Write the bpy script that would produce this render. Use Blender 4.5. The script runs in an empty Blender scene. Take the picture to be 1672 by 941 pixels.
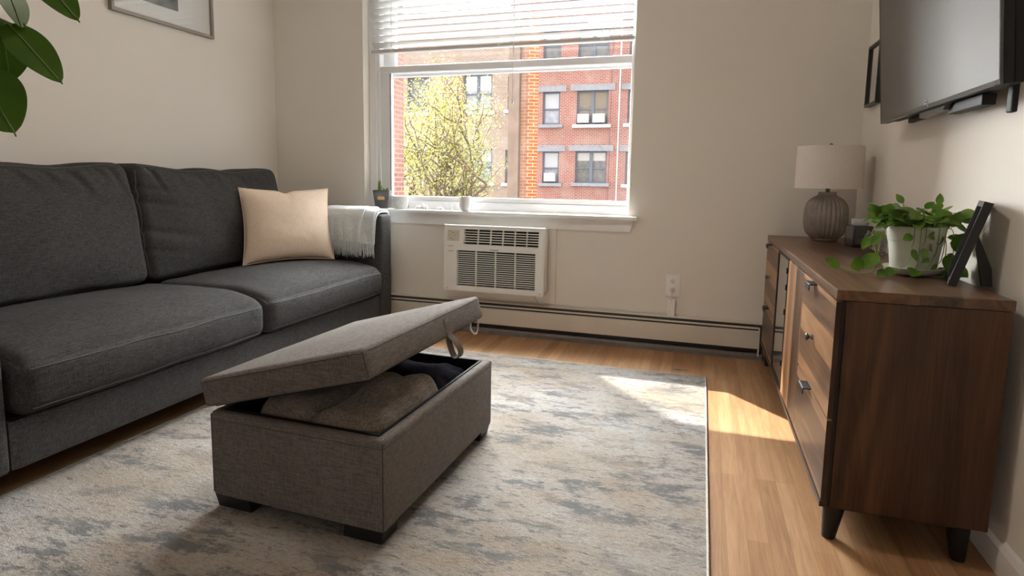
import bpy, bmesh, math, random
from mathutils import Vector, Matrix, noise
C = bpy.context.scene.collection
SC = bpy.context.scene
PI = math.pi
def V(*a): return Vector(a)

# ------------------------------------------------------------------ room frame
YB = 3.654      # inner face of the window wall
XL = -2.963     # inner face of the left wall
XR = 0.796      # inner face of the right wall
ZC = 2.62       # ceiling
YR = -2.4       # open end of the room behind the camera

# ------------------------------------------------------------------ materials
def newmat(name):
    m = bpy.data.materials.new(name); m.use_nodes = True
    nt = m.node_tree; b = nt.nodes['Principled BSDF']
    return m, nt, b
def nd(nt, t, **kw):
    n = nt.nodes.new(t)
    for k, v in kw.items(): setattr(n, k, v)
    return n
def lk(nt, a, b): nt.links.new(a, b)
def coord(nt, scale=(1,1,1), rot=(0,0,0), loc=(0,0,0)):
    tc = nd(nt, 'ShaderNodeTexCoord'); mp = nd(nt, 'ShaderNodeMapping')
    mp.inputs['Scale'].default_value = scale; mp.inputs['Rotation'].default_value = rot; mp.inputs['Location'].default_value = loc
    lk(nt, tc.outputs['Object'], mp.inputs['Vector']); return mp.outputs['Vector']
def noi(nt, vec, scale=5, detail=4, rough=.55, dist=0):
    n = nd(nt, 'ShaderNodeTexNoise'); n.inputs['Scale'].default_value = scale; n.inputs['Detail'].default_value = detail
    n.inputs['Roughness'].default_value = rough; n.inputs['Distortion'].default_value = dist
    lk(nt, vec, n.inputs['Vector']); return n.outputs['Fac']
def ramp(nt, fac, stops, interp='LINEAR'):
    r = nd(nt, 'ShaderNodeValToRGB'); e = r.color_ramp.elements; r.color_ramp.interpolation = interp
    while len(e) > 1: e.remove(e[-1])
    for i, (p, c) in enumerate(stops):
        q = e[0] if i == 0 else e.new(p)
        q.position = p; q.color = (c[0], c[1], c[2], 1) if not isinstance(c, (int, float)) else (c, c, c, 1)
    lk(nt, fac, r.inputs['Fac']); return r.outputs['Color']
def mix(nt, fac, a, b, typ='MIX'):
    m = nd(nt, 'ShaderNodeMix', data_type='RGBA', blend_type=typ)
    for s, v in ((0, fac), (6, a), (7, b)):
        if isinstance(v, (int, float)): m.inputs[s].default_value = v if s == 0 else (v, v, v, 1)
        elif isinstance(v, tuple): m.inputs[s].default_value = (*v[:3], 1)
        else: lk(nt, v, m.inputs[s])
    return m.outputs[2]
def mth(nt, op, a, b=None):
    m = nd(nt, 'ShaderNodeMath', operation=op)
    for i, v in enumerate((a, b)):
        if v is None: continue
        if isinstance(v, (int, float)): m.inputs[i].default_value = v
        else: lk(nt, v, m.inputs[i])
    return m.outputs[0]
def bump(nt, b, h, strength=.3, dist=.01):
    n = nd(nt, 'ShaderNodeBump'); n.inputs['Strength'].default_value = strength; n.inputs['Distance'].default_value = dist
    lk(nt, h, n.inputs['Height']); lk(nt, n.outputs['Normal'], b.inputs['Normal'])
def plain(name, col, rough=.5, metal=0, spec=.5, var=.06, vscale=20, bmp=0, bscale=150, trans=0, coat=0):
    m, nt, b = newmat(name)
    vec = coord(nt)
    f = noi(nt, vec, vscale, 4)
    lo = tuple(c * (1 - var) for c in col); hi = tuple(min(1, c * (1 + var)) for c in col)
    lk(nt, ramp(nt, f, [(.3, lo), (.7, hi)]), b.inputs['Base Color'])
    b.inputs['Roughness'].default_value = rough; b.inputs['Metallic'].default_value = metal
    b.inputs['Specular IOR Level'].default_value = spec
    b.inputs['Transmission Weight'].default_value = trans; b.inputs['Coat Weight'].default_value = coat
    if bmp: bump(nt, b, noi(nt, vec, bscale, 3), bmp, .002)
    return m
def fabric(name, dark, light, s=1.0, rough=.95, bmp=.35, sheen=.0, slub=1.0):
    """linen-like weave: fine crossing threads with longer slubs along all three axes"""
    m, nt, b = newmat(name)
    a = noi(nt, coord(nt, (22*s, 300*s, 300*s)), 1, 3, .75)
    c = noi(nt, coord(nt, (300*s, 26*s, 300*s)), 1, 3, .75)
    d = noi(nt, coord(nt, (300*s, 300*s, 34*s)), 1, 3, .75)
    t = mth(nt, 'ADD', mth(nt, 'ADD', mth(nt, 'MULTIPLY', a, .36), mth(nt, 'MULTIPLY', c, .36)), mth(nt, 'MULTIPLY', d, .28))
    big = noi(nt, coord(nt), 3.0*s, 3)
    t2 = mth(nt, 'ADD', mth(nt, 'MULTIPLY', t, .9), mth(nt, 'MULTIPLY', big, .10))
    w = .085/slub
    lk(nt, ramp(nt, t2, [(.5-w, dark), (.5+w, light)]), b.inputs['Base Color'])
    b.inputs['Roughness'].default_value = rough; b.inputs['Specular IOR Level'].default_value = .12
    b.inputs['Sheen Weight'].default_value = sheen
    bump(nt, b, t, bmp, .003)
    return m
def walnut(name, grain='z', band=None, bw=.1, dark=(.055,.028,.016), light=(.20,.105,.055), rough=.38, off=0.0, bandmix=.6, gs=1.0):
    m, nt, b = newmat(name)
    sc = {'x': (1.2, 16, 16), 'y': (16, 1.2, 16), 'z': (16, 16, 1.2)}[grain]
    sc = tuple(v*gs for v in sc)
    g0 = noi(nt, coord(nt, tuple(v*.22 for v in sc), loc=(off*.3, off, off*.6)), 1, 3, .5, .6)
    wv = mth(nt, 'SINE', mth(nt, 'MULTIPLY', g0, 75))
    gn = noi(nt, coord(nt, sc, loc=(off, off*1.7, off*.6)), 1, 6, .65, 1.4)
    g1 = mth(nt, 'ADD', mth(nt, 'MULTIPLY', gn, .60), mth(nt, 'ADD', mth(nt, 'MULTIPLY', wv, .07), mth(nt, 'MULTIPLY', g0, .40)))
    sc2 = {'x': (6, 200, 200), 'y': (200, 6, 200), 'z': (200, 200, 6)}[grain]
    g2 = noi(nt, coord(nt, sc2), 1, 3, .6, .2)
    t = mth(nt, 'ADD', mth(nt, 'MULTIPLY', g1, .8), mth(nt, 'MULTIPLY', g2, .2))
    if band:
        tc = nd(nt, 'ShaderNodeTexCoord'); sx = nd(nt, 'ShaderNodeSeparateXYZ'); lk(nt, tc.outputs['Object'], sx.inputs[0])
        fl = mth(nt, 'FLOOR', mth(nt, 'ADD', mth(nt, 'DIVIDE', sx.outputs['xyz'.index(band)], bw), off*3.1))
        wn = nd(nt, 'ShaderNodeTexWhiteNoise', noise_dimensions='1D'); lk(nt, fl, wn.inputs['W'])
        t = mth(nt, 'ADD', mth(nt, 'MULTIPLY', t, 1-bandmix*.5), mth(nt, 'MULTIPLY', mth(nt, 'SUBTRACT', wn.outputs['Value'], .25), bandmix*.5))
    mid = tuple((a*1.1+c*.9)/2 for a, c in zip(dark, light))
    lk(nt, ramp(nt, t, [(.30, dark), (.47, mid), (.64, light)]), b.inputs['Base Color'])
    b.inputs['Roughness'].default_value = rough; b.inputs['Specular IOR Level'].default_value = .26
    bump(nt, b, g2, .06, .002)
    return m
def brick(name, c1, c2, mortar, bw=.21, bh=.07, ms=.011, swap=False, wash=(.8,.74,.7), washamt=.35, var=1.0, vwash=.55):
    """brick courses laid over x-z (or y-z when swap)"""
    m, nt, b = newmat(name)
    tc = nd(nt, 'ShaderNodeTexCoord'); sx = nd(nt, 'ShaderNodeSeparateXYZ'); cx = nd(nt, 'ShaderNodeCombineXYZ')
    lk(nt, tc.outputs['Object'], sx.inputs[0]); lk(nt, sx.outputs[1 if swap else 0], cx.inputs[0]); lk(nt, sx.outputs[2], cx.inputs[1])
    br = nd(nt, 'ShaderNodeTexBrick'); lk(nt, cx.outputs[0], br.inputs['Vector'])
    br.inputs['Color1'].default_value = (*c1, 1); br.inputs['Color2'].default_value = (*c2, 1); br.inputs['Mortar'].default_value = (*mortar, 1)
    br.inputs['Scale'].default_value = 1; br.inputs['Brick Width'].default_value = bw; br.inputs['Row Height'].default_value = bh
    br.inputs['Mortar Size'].default_value = ms; br.inputs['Mortar Smooth'].default_value = .3
    f = noi(nt, coord(nt), 1.6, 6, .7)
    k = ramp(nt, f, [(vwash-.1, 0.0), (vwash+.15, washamt)])
    col = mix(nt, k, br.outputs['Color'], wash)
    lk(nt, col, b.inputs['Base Color']); b.inputs['Roughness'].default_value = .9; b.inputs['Specular IOR Level'].default_value = .2
    return m
def glassmat(name, tint=(1,1,1), refl=.5, rough=0.0, mixspec=None):
    """thin clear pane: mostly passes light straight, reflects by Fresnel"""
    m, nt, b = newmat(name)
    nt.nodes.remove(b); out = nt.nodes['Material Output']
    tr = nd(nt, 'ShaderNodeBsdfTransparent'); tr.inputs['Color'].default_value = (*tint, 1)
    gl = nd(nt, 'ShaderNodeBsdfGlossy'); gl.inputs['Roughness'].default_value = rough
    fr = nd(nt, 'ShaderNodeFresnel'); fr.inputs['IOR'].default_value = 1.45
    ge = nd(nt, 'ShaderNodeNewGeometry')   # only the outer face of the pane reflects
    mx = nd(nt, 'ShaderNodeMixShader'); lk(nt, mth(nt, 'MULTIPLY', mth(nt, 'MULTIPLY', fr.outputs[0], refl*2), mth(nt, 'SUBTRACT', 1.0, ge.outputs['Backfacing'])), mx.inputs[0])
    lk(nt, tr.outputs[0], mx.inputs[1]); lk(nt, gl.outputs[0], mx.inputs[2]); lk(nt, mx.outputs[0], out.inputs['Surface'])
    return m
def leafmat(name, c1, c2, vein, trans=.35, rough=.4, vs=9):
    m, nt, b = newmat(name)
    f = noi(nt, coord(nt), vs, 4)
    col = ramp(nt, f, [(.35, c1), (.65, c2)])
    lk(nt, col, b.inputs['Base Color']); b.inputs['Roughness'].default_value = rough
    tl = nd(nt, 'ShaderNodeBsdfTranslucent'); lk(nt, mix(nt, 1.0, col, vein, 'MULTIPLY'), tl.inputs['Color'])
    mx = nd(nt, 'ShaderNodeMixShader'); mx.inputs[0].default_value = trans
    lk(nt, b.outputs[0], mx.inputs[1]); lk(nt, tl.outputs[0], mx.inputs[2])
    lk(nt, mx.outputs[0], nt.nodes['Material Output'].inputs['Surface'])
    return m

WALL = plain('wall_paint', (.81,.765,.70), .75, spec=.25, var=.015, vscale=1.5, bmp=.04, bscale=260)
CEIL = plain('ceiling_paint', (.85,.83,.80), .8, var=.01)
TRIM = plain('white_trim_paint', (.86,.85,.83), .4, var=.015)
VINYL = plain('white_vinyl', (.85,.855,.86), .35, var=.01)
HEAT = plain('heater_enamel', (.70,.645,.56), .45, var=.03, vscale=6)
HDARK = plain('heater_dark_metal', (.035,.032,.03), .6)
HGREY = plain('heater_grey_metal', (.20,.18,.165), .5, var=.15)
ACW = plain('aged_white_plastic', (.85,.835,.795), .4, var=.02, vscale=5)
ACD = plain('vent_dark', (.012,.011,.010), .8)
ACP = plain('control_film', (.64,.62,.50), .4, var=.05)
INK = plain('grey_print', (.16,.15,.14), .6)
SOFA = fabric('charcoal_linen', (.026,.025,.0245), (.086,.0825,.080), 1.0, bmp=.6)
SOFAD = plain('dark_seam_thread', (.10,.10,.10), .9)
OTT = fabric('taupe_linen', (.090,.079,.070), (.230,.205,.185), 1.1, bmp=.5)
OTTSEAM = plain('taupe_thread', (.055,.048,.042), .9)
BLACKW = plain('black_wood', (.010,.009,.009), .45)
LINING = plain('black_lining', (.007,.007,.008), .9)
TAPE = fabric('taupe_webbing', (.13,.11,.095), (.21,.185,.16), 2.0)
PLUSHB = fabric('brown_fleece', (.10,.082,.066), (.30,.25,.205), .7, bmp=.8, sheen=.25)
PLUSHK = fabric('black_fleece', (.004,.004,.005), (.015,.0135,.016), .7, bmp=.8, sheen=.0)
PLUSHK.node_tree.nodes['Principled BSDF'].inputs['Specular IOR Level'].default_value = 0
PILL = fabric('beige_linen', (.66,.52,.395), (.82,.68,.55), 1.0, bmp=.5)
THROW = fabric('pale_grey_wool', (.56,.60,.61), (.82,.86,.87), .8, bmp=.6)
WAL_END = walnut('walnut_side', 'z', None, dark=(.013,.0065,.004), light=(.112,.053,.0275), off=2.2, gs=.75)
WAL_TOP = walnut('walnut_top', 'y', 'x', .095, dark=(.045,.023,.014), light=(.20,.106,.057), rough=.30, off=1.3, bandmix=.35)
WAL_H = walnut('walnut_front_boards', 'y', 'z', .088, dark=(.055,.027,.016), light=(.42,.225,.112), rough=.36, off=3.0, bandmix=.8)
WAL_V = walnut('walnut_door_boards', 'z', 'y', .075, dark=(.06,.03,.018), light=(.46,.245,.12), rough=.36, off=5.0, bandmix=.8)
WAL_D = walnut('walnut_edge', 'z', None, dark=(.02,.011,.008), light=(.07,.038,.022), off=4.0)
BLKM = plain('black_metal', (.012,.012,.013), .5, spec=.3)
KNOB = plain('pewter', (.18,.18,.18), .3, metal=.9)
LAMPB = plain('taupe_glaze', (.27,.232,.20), .24, var=.18, vscale=14, coat=.3)
SHADE = fabric('lamp_linen', (.69,.625,.575), (.80,.735,.685), 1.4, bmp=.15)
POTG = plain('pale_green_glaze', (.56,.57,.49), .45, var=.05, vscale=12, bmp=.1, bscale=60)
SAUC = plain('saucer_glaze', (.60,.585,.54), .45, var=.03)
SOIL = plain('soil', (.03,.02,.013), .95, var=.4, vscale=60, bmp=.6, bscale=80)
POTH = leafmat('pothos_leaf', (.075,.18,.015), (.19,.34,.04), (1.2,1.3,.6), .28, .38, 12)
VINE = leafmat('vine_green', (.20,.30,.05), (.32,.42,.09), (1,1,.6), .2, .5)
FICUS = leafmat('broad_leaf', (.07,.175,.010), (.125,.26,.022), (1.2,1.3,.5), .45, .4, 5)
RIB = leafmat('leaf_rib', (.12,.22,.03), (.15,.25,.04), (1,1,.6), .2, .45)
BARK = plain('bark', (.11,.075,.05), .85, var=.3, vscale=25, bmp=.5, bscale=40)
TREEB = plain('tree_bark', (.13,.095,.075), .9, var=.3, vscale=9)
TREEL = leafmat('autumn_leaf', (.14,.16,.042), (.27,.245,.08), (1.2,1.15,.7), .28, .6, 2.0)
FRB = plain('black_frame_paint', (.012,.011,.011), .4)
FRG = plain('brushed_bronze_frame', (.27,.235,.205), .38, metal=.5, var=.05)
MATB = plain('mat_board', (.84,.83,.80), .8, var=.01)
PAPER = plain('white_ceramic', (.74,.725,.70), .45, var=.02, vscale=30)
CONC = plain('speckled_ceramic', (.60,.595,.58), .7, var=.1, vscale=40, bmp=.2, bscale=60)
DKPOT = plain('dark_stoneware', (.085,.075,.072), .5, var=.15)
GOLD = plain('gold_label', (.62,.38,.14), .35, metal=.5, var=.1, vscale=60)
SUCC = leafmat('succulent', (.10,.22,.05), (.20,.34,.09), (1,1.2,.6), .2, .5, 30)
BLIND = leafmat('blind_slat', (.78,.78,.77), (.82,.82,.81), (1,1,1), .06, .45, 2)
BRAIL = plain('blind_rail', (.60,.585,.56), .45, var=.02)
CORD = plain('white_cord', (.78,.77,.75), .7)
GLASS = glassmat('window_glass', (.97,.98,.98), .5)
PGLASS = glassmat('picture_glass', (.97,.97,.97), 1.5)
JGLASS = glassmat('jar_glass', (.86,.86,.87), .9)
TVS = plain('screen_glass', (.078,.072,.066), .40, var=.02, spec=.5, coat=.10)
TVB = plain('tv_plastic', (.010,.010,.011), .55, spec=.3)
TVG = plain('tv_bar', (.06,.06,.065), .18)
LOGO = plain('silver_print', (.72,.72,.74), .4)
FROST = plain('frosted_glass', (.72,.72,.72), .2, var=.02, trans=.35)
CANDLE = plain('black_glass', (.014,.015,.018), .12, coat=.6)
WAX = plain('dried_petals', (.55,.42,.34), .8, var=.4, vscale=60)
STONE = plain('grey_lintel_stone', (.26,.26,.285), .9, var=.12, vscale=6)
SILLW = plain('pale_sill_stone', (.48,.48,.49), .9, var=.06)
WFRAME = plain('slate_window_frame', (.125,.14,.175), .6, var=.05)
FACADE_R = brick('red_brick', (.30,.098,.068), (.245,.08,.057), (.43,.34,.31), washamt=.45, wash=(.42,.31,.28))
FACADE_L = brick('tan_brick', (.33,.24,.18), (.265,.185,.14), (.42,.35,.31), washamt=.45, wash=(.46,.395,.355))
FACADE_B = brick('brown_brick', (.25,.14,.105), (.20,.115,.085), (.34,.25,.21), washamt=.2, wash=(.42,.33,.28))
WINGB = brick('pink_brick', (.23,.10,.075), (.19,.085,.062), (.29,.20,.17), swap=True, washamt=.4, bw=.16, ms=.008, bh=.055, wash=(.33,.22,.18))
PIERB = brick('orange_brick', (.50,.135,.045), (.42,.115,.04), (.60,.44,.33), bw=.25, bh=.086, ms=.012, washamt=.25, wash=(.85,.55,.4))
PIERD = brick('shade_tinted_brick', (.38,.22,.14), (.32,.18,.12), (.46,.36,.28), bw=.25, bh=.086, ms=.010, washamt=.2)
BOARD = plain('weathered_board', (.24,.19,.155), .9, var=.15, vscale=3)
ASPH = plain('asphalt', (.09,.087,.083), .9, var=.1, vscale=2)

def pane_mat(name, top, low, split):
    """far window pane: pale blind drawn over the top, dim room below"""
    m, nt, b = newmat(name)
    tc = nd(nt, 'ShaderNodeTexCoord'); sx = nd(nt, 'ShaderNodeSeparateXYZ'); lk(nt, tc.outputs['Object'], sx.inputs[0])
    k = mth(nt, 'GREATER_THAN', sx.outputs[2], split)
    f = noi(nt, coord(nt), 5, 3)
    lo = ramp(nt, f, [(.3, tuple(c*.8 for c in low)), (.7, tuple(min(1, c*1.2) for c in low))])
    lk(nt, mix(nt, k, lo, top), b.inputs['Base Color']); b.inputs['Roughness'].default_value = .15
    return m

def floor_mat():
    m, nt, b = newmat('oak_strip_floor')
    tc = nd(nt, 'ShaderNodeTexCoord'); sx = nd(nt, 'ShaderNodeSeparateXYZ'); cx = nd(nt, 'ShaderNodeCombineXYZ')
    lk(nt, tc.outputs['Object'], sx.inputs[0]); lk(nt, sx.outputs[1], cx.inputs[0]); lk(nt, sx.outputs[0], cx.inputs[1])
    br = nd(nt, 'ShaderNodeTexBrick', offset=.37, offset_frequency=3); lk(nt, cx.outputs[0], br.inputs['Vector'])
    br.inputs['Color1'].default_value = (0,0,0,1); br.inputs['Color2'].default_value = (1,1,1,1); br.inputs['Mortar'].default_value = (.5,.5,.5,1)
    br.inputs['Scale'].default_value = 1; br.inputs['Brick Width'].default_value = 1.05; br.inputs['Row Height'].default_value = .057
    br.inputs['Mortar Size'].default_value = .0008; br.inputs['Mortar Smooth'].default_value = .1
    g = noi(nt, coord(nt, (38, 2.2, 1)), 1, 6, .65, 1.2)
    g2 = noi(nt, coord(nt, (240, 9, 1)), 1, 3, .6, .3)
    sep = nd(nt, 'ShaderNodeSeparateColor'); lk(nt, br.outputs['Color'], sep.inputs[0])
    t = mth(nt, 'ADD', mth(nt, 'ADD', mth(nt, 'MULTIPLY', g, .6), mth(nt, 'MULTIPLY', g2, .22)), mth(nt, 'MULTIPLY', sep.outputs[0], .21))
    col = ramp(nt, t, [(.28, (.25,.122,.053)), (.5, (.40,.218,.105)), (.72, (.53,.325,.172))])
    col = mix(nt, mth(nt, 'MULTIPLY', br.outputs['Fac'], .55), col, (.20,.11,.055))
    # an old scorch mark on the boards by the heater
    vec = coord(nt, (1/.11, 1/.055, 1), loc=(.065/.11, -3.25/.055, 0))
    ln = nd(nt, 'ShaderNodeVectorMath', operation='LENGTH'); lk(nt, vec, ln.inputs[0])
    nn = noi(nt, coord(nt), 30, 4)
    sm = ramp(nt, mth(nt, 'ADD', ln.outputs['Value'], mth(nt, 'MULTIPLY', nn, .9)), [(.55, .85), (1.45, 0.0)])
    col = mix(nt, sm, col, (.07,.055,.045))
    lk(nt, col, b.inputs['Base Color']); b.inputs['Roughness'].default_value = .42
    bump(nt, b, mth(nt, 'ADD', mth(nt, 'MULTIPLY', g2, .3), mth(nt, 'MULTIPLY', br.outputs['Fac'], -1.0)), .12, .002)
    return m
def rug_mat():
    m, nt, b = newmat('distressed_rug_pile')
    fine = noi(nt, coord(nt, (170, 260, 1)), 1, 3, .7)
    tuft = noi(nt, coord(nt, (48, 95, 1)), 1, 4, .7, .5)
    big = noi(nt, coord(nt, (.8, 1.2, 1)), 1.3, 4, .6)
    base = ramp(nt, big, [(.34, (.315,.26,.205)), (.48, (.385,.35,.315)), (.60, (.435,.42,.405))])
    # worn blue-grey strokes lying across the rug
    a = noi(nt, coord(nt, (4.2, 11, 1)), 1, 12, .84, .25)
    w = noi(nt, coord(nt, (1.3, 2.2, 1), loc=(1.2, 4.4, 0)), 1, 4, .6)
    s = mth(nt, 'MULTIPLY', ramp(nt, a, [(.505, 0.0), (.55, 1.0)]), ramp(nt, w, [(.38, .10), (.52, 1.0)]))
    col = mix(nt, mth(nt, 'MULTIPLY', s, .82), base, (.112,.124,.142))
    a2 = noi(nt, coord(nt, (20, 60, 1), loc=(8, 3, 0)), 1, 5, .75, .6)
    s2 = ramp(nt, a2, [(.575, 0.0), (.63, .75)])
    col = mix(nt, s2, col, (.115,.11,.105))
    a3 = noi(nt, coord(nt, (2.8, 7, 1), loc=(1, 9, 0)), 1, 7, .72, .5)
    col = mix(nt, ramp(nt, a3, [(.52, 0.0), (.64, .5)]), col, (.37,.295,.225))
    col = mix(nt, ramp(nt, mth(nt, 'ADD', mth(nt, 'MULTIPLY', fine, .5), mth(nt, 'MULTIPLY', tuft, .5)), [(.38, .55), (.55, 0.0)]), col, (.17,.145,.12))
    lk(nt, col, b.inputs['Base Color']); b.inputs['Roughness'].default_value = 1; b.inputs['Specular IOR Level'].default_value = .05
    h = mth(nt, 'ADD', mth(nt, 'MULTIPLY', fine, .5), mth(nt, 'MULTIPLY', tuft, .9))
    bump(nt, b, h, .8, .006)
    return m
FLOOR = floor_mat(); RUG = rug_mat()
RUGE = plain('rug_binding', (.50,.46,.40), .95, var=.2, vscale=120)

# ------------------------------------------------------------------ mesh helpers
WM = {}   # world matrices of built objects
def wm(o): return WM[o.name] if o else Matrix.Identity(4)
def obj(name, bm, mat, parent=None, local=False, smooth=None, kind=None, label=None, mats=None):
    """link a bmesh as ONE mesh object; world coordinates unless local"""
    me = bpy.data.meshes.new(name)
    if parent and not local: bm.transform(wm(parent).inverted())
    bm.normal_update(); bm.to_mesh(me); bm.free()
    o = bpy.data.objects.new(name, me); C.objects.link(o)
    for mm in (mats or [mat]): me.materials.append(mm)
    if smooth is not None:
        for p in me.polygons: p.use_smooth = True
        try: me.set_sharp_from_angle(angle=math.radians(smooth))
        except Exception: pass
    if parent: o.parent = parent
    WM[o.name] = wm(parent).copy()
    if kind: o['kind'] = kind
    if label: o['label'] = label
    return o
def thing(name, label, cat, loc=(0,0,0), rz=0, group=None):
    o = bpy.data.objects.new(name, None); C.objects.link(o); o.empty_display_size = .1
    o.location = loc; o.rotation_euler = (0, 0, rz); o['label'] = label; o['category'] = cat
    if group: o['group'] = group
    WM[o.name] = Matrix.Translation(Vector(loc)) @ Matrix.Rotation(rz, 4, 'Z')
    return o
def tag(o, label, cat, group=None):
    o['label'] = label; o['category'] = cat
    if group: o['group'] = group
    return o
def BM(): return bmesh.new()
def box(bm, x0, x1, y0, y1, z0, z1, bev=0, seg=2, M=None):
    r = bmesh.ops.create_cube(bm, size=1)
    vs = r['verts']
    for v in vs:
        v.co = V(x0+(v.co.x+.5)*(x1-x0), y0+(v.co.y+.5)*(y1-y0), z0+(v.co.z+.5)*(z1-z0))
    if bev:
        es = list({e for v in vs for e in v.link_edges})
        rr = bmesh.ops.bevel(bm, geom=es, offset=bev, segments=seg, affect='EDGES', profile=.5)
        vs = list({v for f in rr['faces'] for v in f.verts} | {v for v in vs if v.is_valid})
    if M is not None:
        for v in vs: v.co = M @ v.co
    return vs
def prism(bm, pts, axis, a, b):
    """extrude a 2-D outline along an axis; pts are the other two coordinates in order"""
    def mk(p, t):
        return {'x': V(t, p[0], p[1]), 'y': V(p[0], t, p[1]), 'z': V(p[0], p[1], t)}[axis]
    A = [bm.verts.new(mk(p, a)) for p in pts]; B = [bm.verts.new(mk(p, b)) for p in pts]
    n = len(pts)
    for i in range(n): bm.faces.new((A[i], A[(i+1) % n], B[(i+1) % n], B[i]))
    bm.faces.new(A[::-1]); bm.faces.new(B)
    bmesh.ops.recalc_face_normals(bm, faces=bm.faces)
    return A+B
def lathe(bm, prof, cx, cy, n=48, rmod=None, cap=True):
    rings = []
    for r, z in prof:
        rings.append([bm.verts.new((cx+(r*(rmod(2*PI*i/n, z, r) if rmod else 1))*math.cos(2*PI*i/n), cy+(r*(rmod(2*PI*i/n, z, r) if rmod else 1))*math.sin(2*PI*i/n), z)) for i in range(n)])
    for a, b in zip(rings, rings[1:]):
        for i in range(n): bm.faces.new((a[i], a[(i+1) % n], b[(i+1) % n], b[i]))
    if cap:
        bm.faces.new(rings[0][::-1]); bm.faces.new(rings[-1])
    return rings
def tube(bm, pts, r, n=8, cap=True):
    pts = [Vector(p) for p in pts]; rings = []; up = None
    for i, p in enumerate(pts):
        d = (pts[min(i+1, len(pts)-1)] - pts[max(i-1, 0)])
        if d.length < 1e-9: d = V(0,0,1)
        d.normalize()
        if up is None: up = d.orthogonal().normalized()
        u = (up - d*up.dot(d))
        if u.length < 1e-6: u = d.orthogonal()
        u.normalize(); up = u; w = d.cross(u)
        rr = r[i] if isinstance(r, (list, tuple)) else r
        rings.append([bm.verts.new(p + (u*math.cos(2*PI*k/n) + w*math.sin(2*PI*k/n))*rr) for k in range(n)])
    for a, b in zip(rings, rings[1:]):
        for k in range(n): bm.faces.new((a[k], a[(k+1) % n], b[(k+1) % n], b[k]))
    if cap: bm.faces.new(rings[0][::-1]); bm.faces.new(rings[-1])
def spline(P, n=8):
    P = [Vector(p) for p in P]; out = []
    for i in range(len(P)-1):
        p0, p1, p2, p3 = P[max(i-1,0)], P[i], P[i+1], P[min(i+2, len(P)-1)]
        for k in range(n):
            t = k/n
            out.append(.5*((2*p1)+(-p0+p2)*t+(2*p0-5*p1+4*p2-p3)*t*t+(-p0+3*p1-3*p2+p3)*t**3))
    out.append(P[-1]); return out
def gridbox(bm, f, nx, ny, nz):
    """closed subdivided box; f maps p in [-1,1]^3 to space"""
    cache = {}
    def sp(i, n): 
        t = 2*i/n-1
        return math.copysign(1-(1-abs(t))**1.7, t)
    def g(i, j, k):
        if (i,j,k) not in cache: cache[(i,j,k)] = bm.verts.new(f(sp(i,nx), sp(j,ny), sp(k,nz)))
        return cache[(i,j,k)]
    for i in range(nx):
        for j in range(ny):
            for k, fl in ((0, True), (nz, False)):
                q = [g(i,j,k), g(i+1,j,k), g(i+1,j+1,k), g(i,j+1,k)]; bm.faces.new(q[::-1] if fl else q)
    for i in range(nx):
        for k in range(nz):
            for j, fl in ((0, False), (ny, True)):
                q = [g(i,j,k), g(i+1,j,k), g(i+1,j,k+1), g(i,j,k+1)]; bm.faces.new(q[::-1] if fl else q)
    for j in range(ny):
        for k in range(nz):
            for i, fl in ((0, True), (nx, False)):
                q = [g(i,j,k), g(i,j+1,k), g(i,j+1,k+1), g(i,j,k+1)]; bm.faces.new(q[::-1] if fl else q)
def softmap(c, h, r, crown=(0,0,0), namp=0, nsc=6, seed=0, post=None, crown_lo=True):
    """rounded, crowned, lightly rumpled box"""
    c = Vector(c); h = Vector(h)
    def f(u, v, w):
        p = V(u*h.x, v*h.y, w*h.z)
        q = V(*(max(-(h[i]-r), min(h[i]-r, p[i])) for i in range(3)))
        d = p-q
        if d.length > 1e-9: d = d.normalized()*r
        o = q+d
        def cr(a, b): return (1-a*a)*(1-b*b)
        o.x += math.copysign(crown[0]*cr(v, w), u)*abs(u)
        o.y += math.copysign(crown[1]*cr(u, w), v)*abs(v)
        o.z += math.copysign(crown[2]*cr(u, v), w)*abs(w)*(1 if (w > 0 or crown_lo) else .15)
        if namp:
            nv = noise.noise_vector(V(o.x, o.y, o.z)*nsc+V(seed*7.3, seed*3.1, seed))
            o += nv*namp
        o += c
        if post: o = post(o, u, v, w)
        return o
    return f
def sheet(bm, f, nu, nv, th):
    """cloth: a grid of f(u,v) -> (point), thickened along its own normal"""
    P = [[Vector(f(i/nu, j/nv)) for j in range(nv+1)] for i in range(nu+1)]
    def nrm(i, j):
        a = P[min(i+1,nu)][j]-P[max(i-1,0)][j]; b = P[i][min(j+1,nv)]-P[i][max(j-1,0)]
        n = a.cross(b); return n.normalized() if n.length > 1e-12 else V(0,0,1)
    T = [[bm.verts.new(P[i][j]+nrm(i,j)*th/2) for j in range(nv+1)] for i in range(nu+1)]
    B = [[bm.verts.new(P[i][j]-nrm(i,j)*th/2) for j in range(nv+1)] for i in range(nu+1)]
    for i in range(nu):
        for j in range(nv):
            bm.faces.new((T[i][j], T[i+1][j], T[i+1][j+1], T[i][j+1]))
            bm.faces.new((B[i][j], B[i][j+1], B[i+1][j+1], B[i+1][j]))
    for i in range(nu):
        bm.faces.new((T[i][0], B[i][0], B[i+1][0], T[i+1][0])); bm.faces.new((T[i][nv], T[i+1][nv], B[i+1][nv], B[i][nv]))
    for j in range(nv):
        bm.faces.new((T[0][j], T[0][j+1], B[0][j+1], B[0][j])); bm.faces.new((T[nu][j], B[nu][j], B[nu][j+1], T[nu][j+1]))
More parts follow.
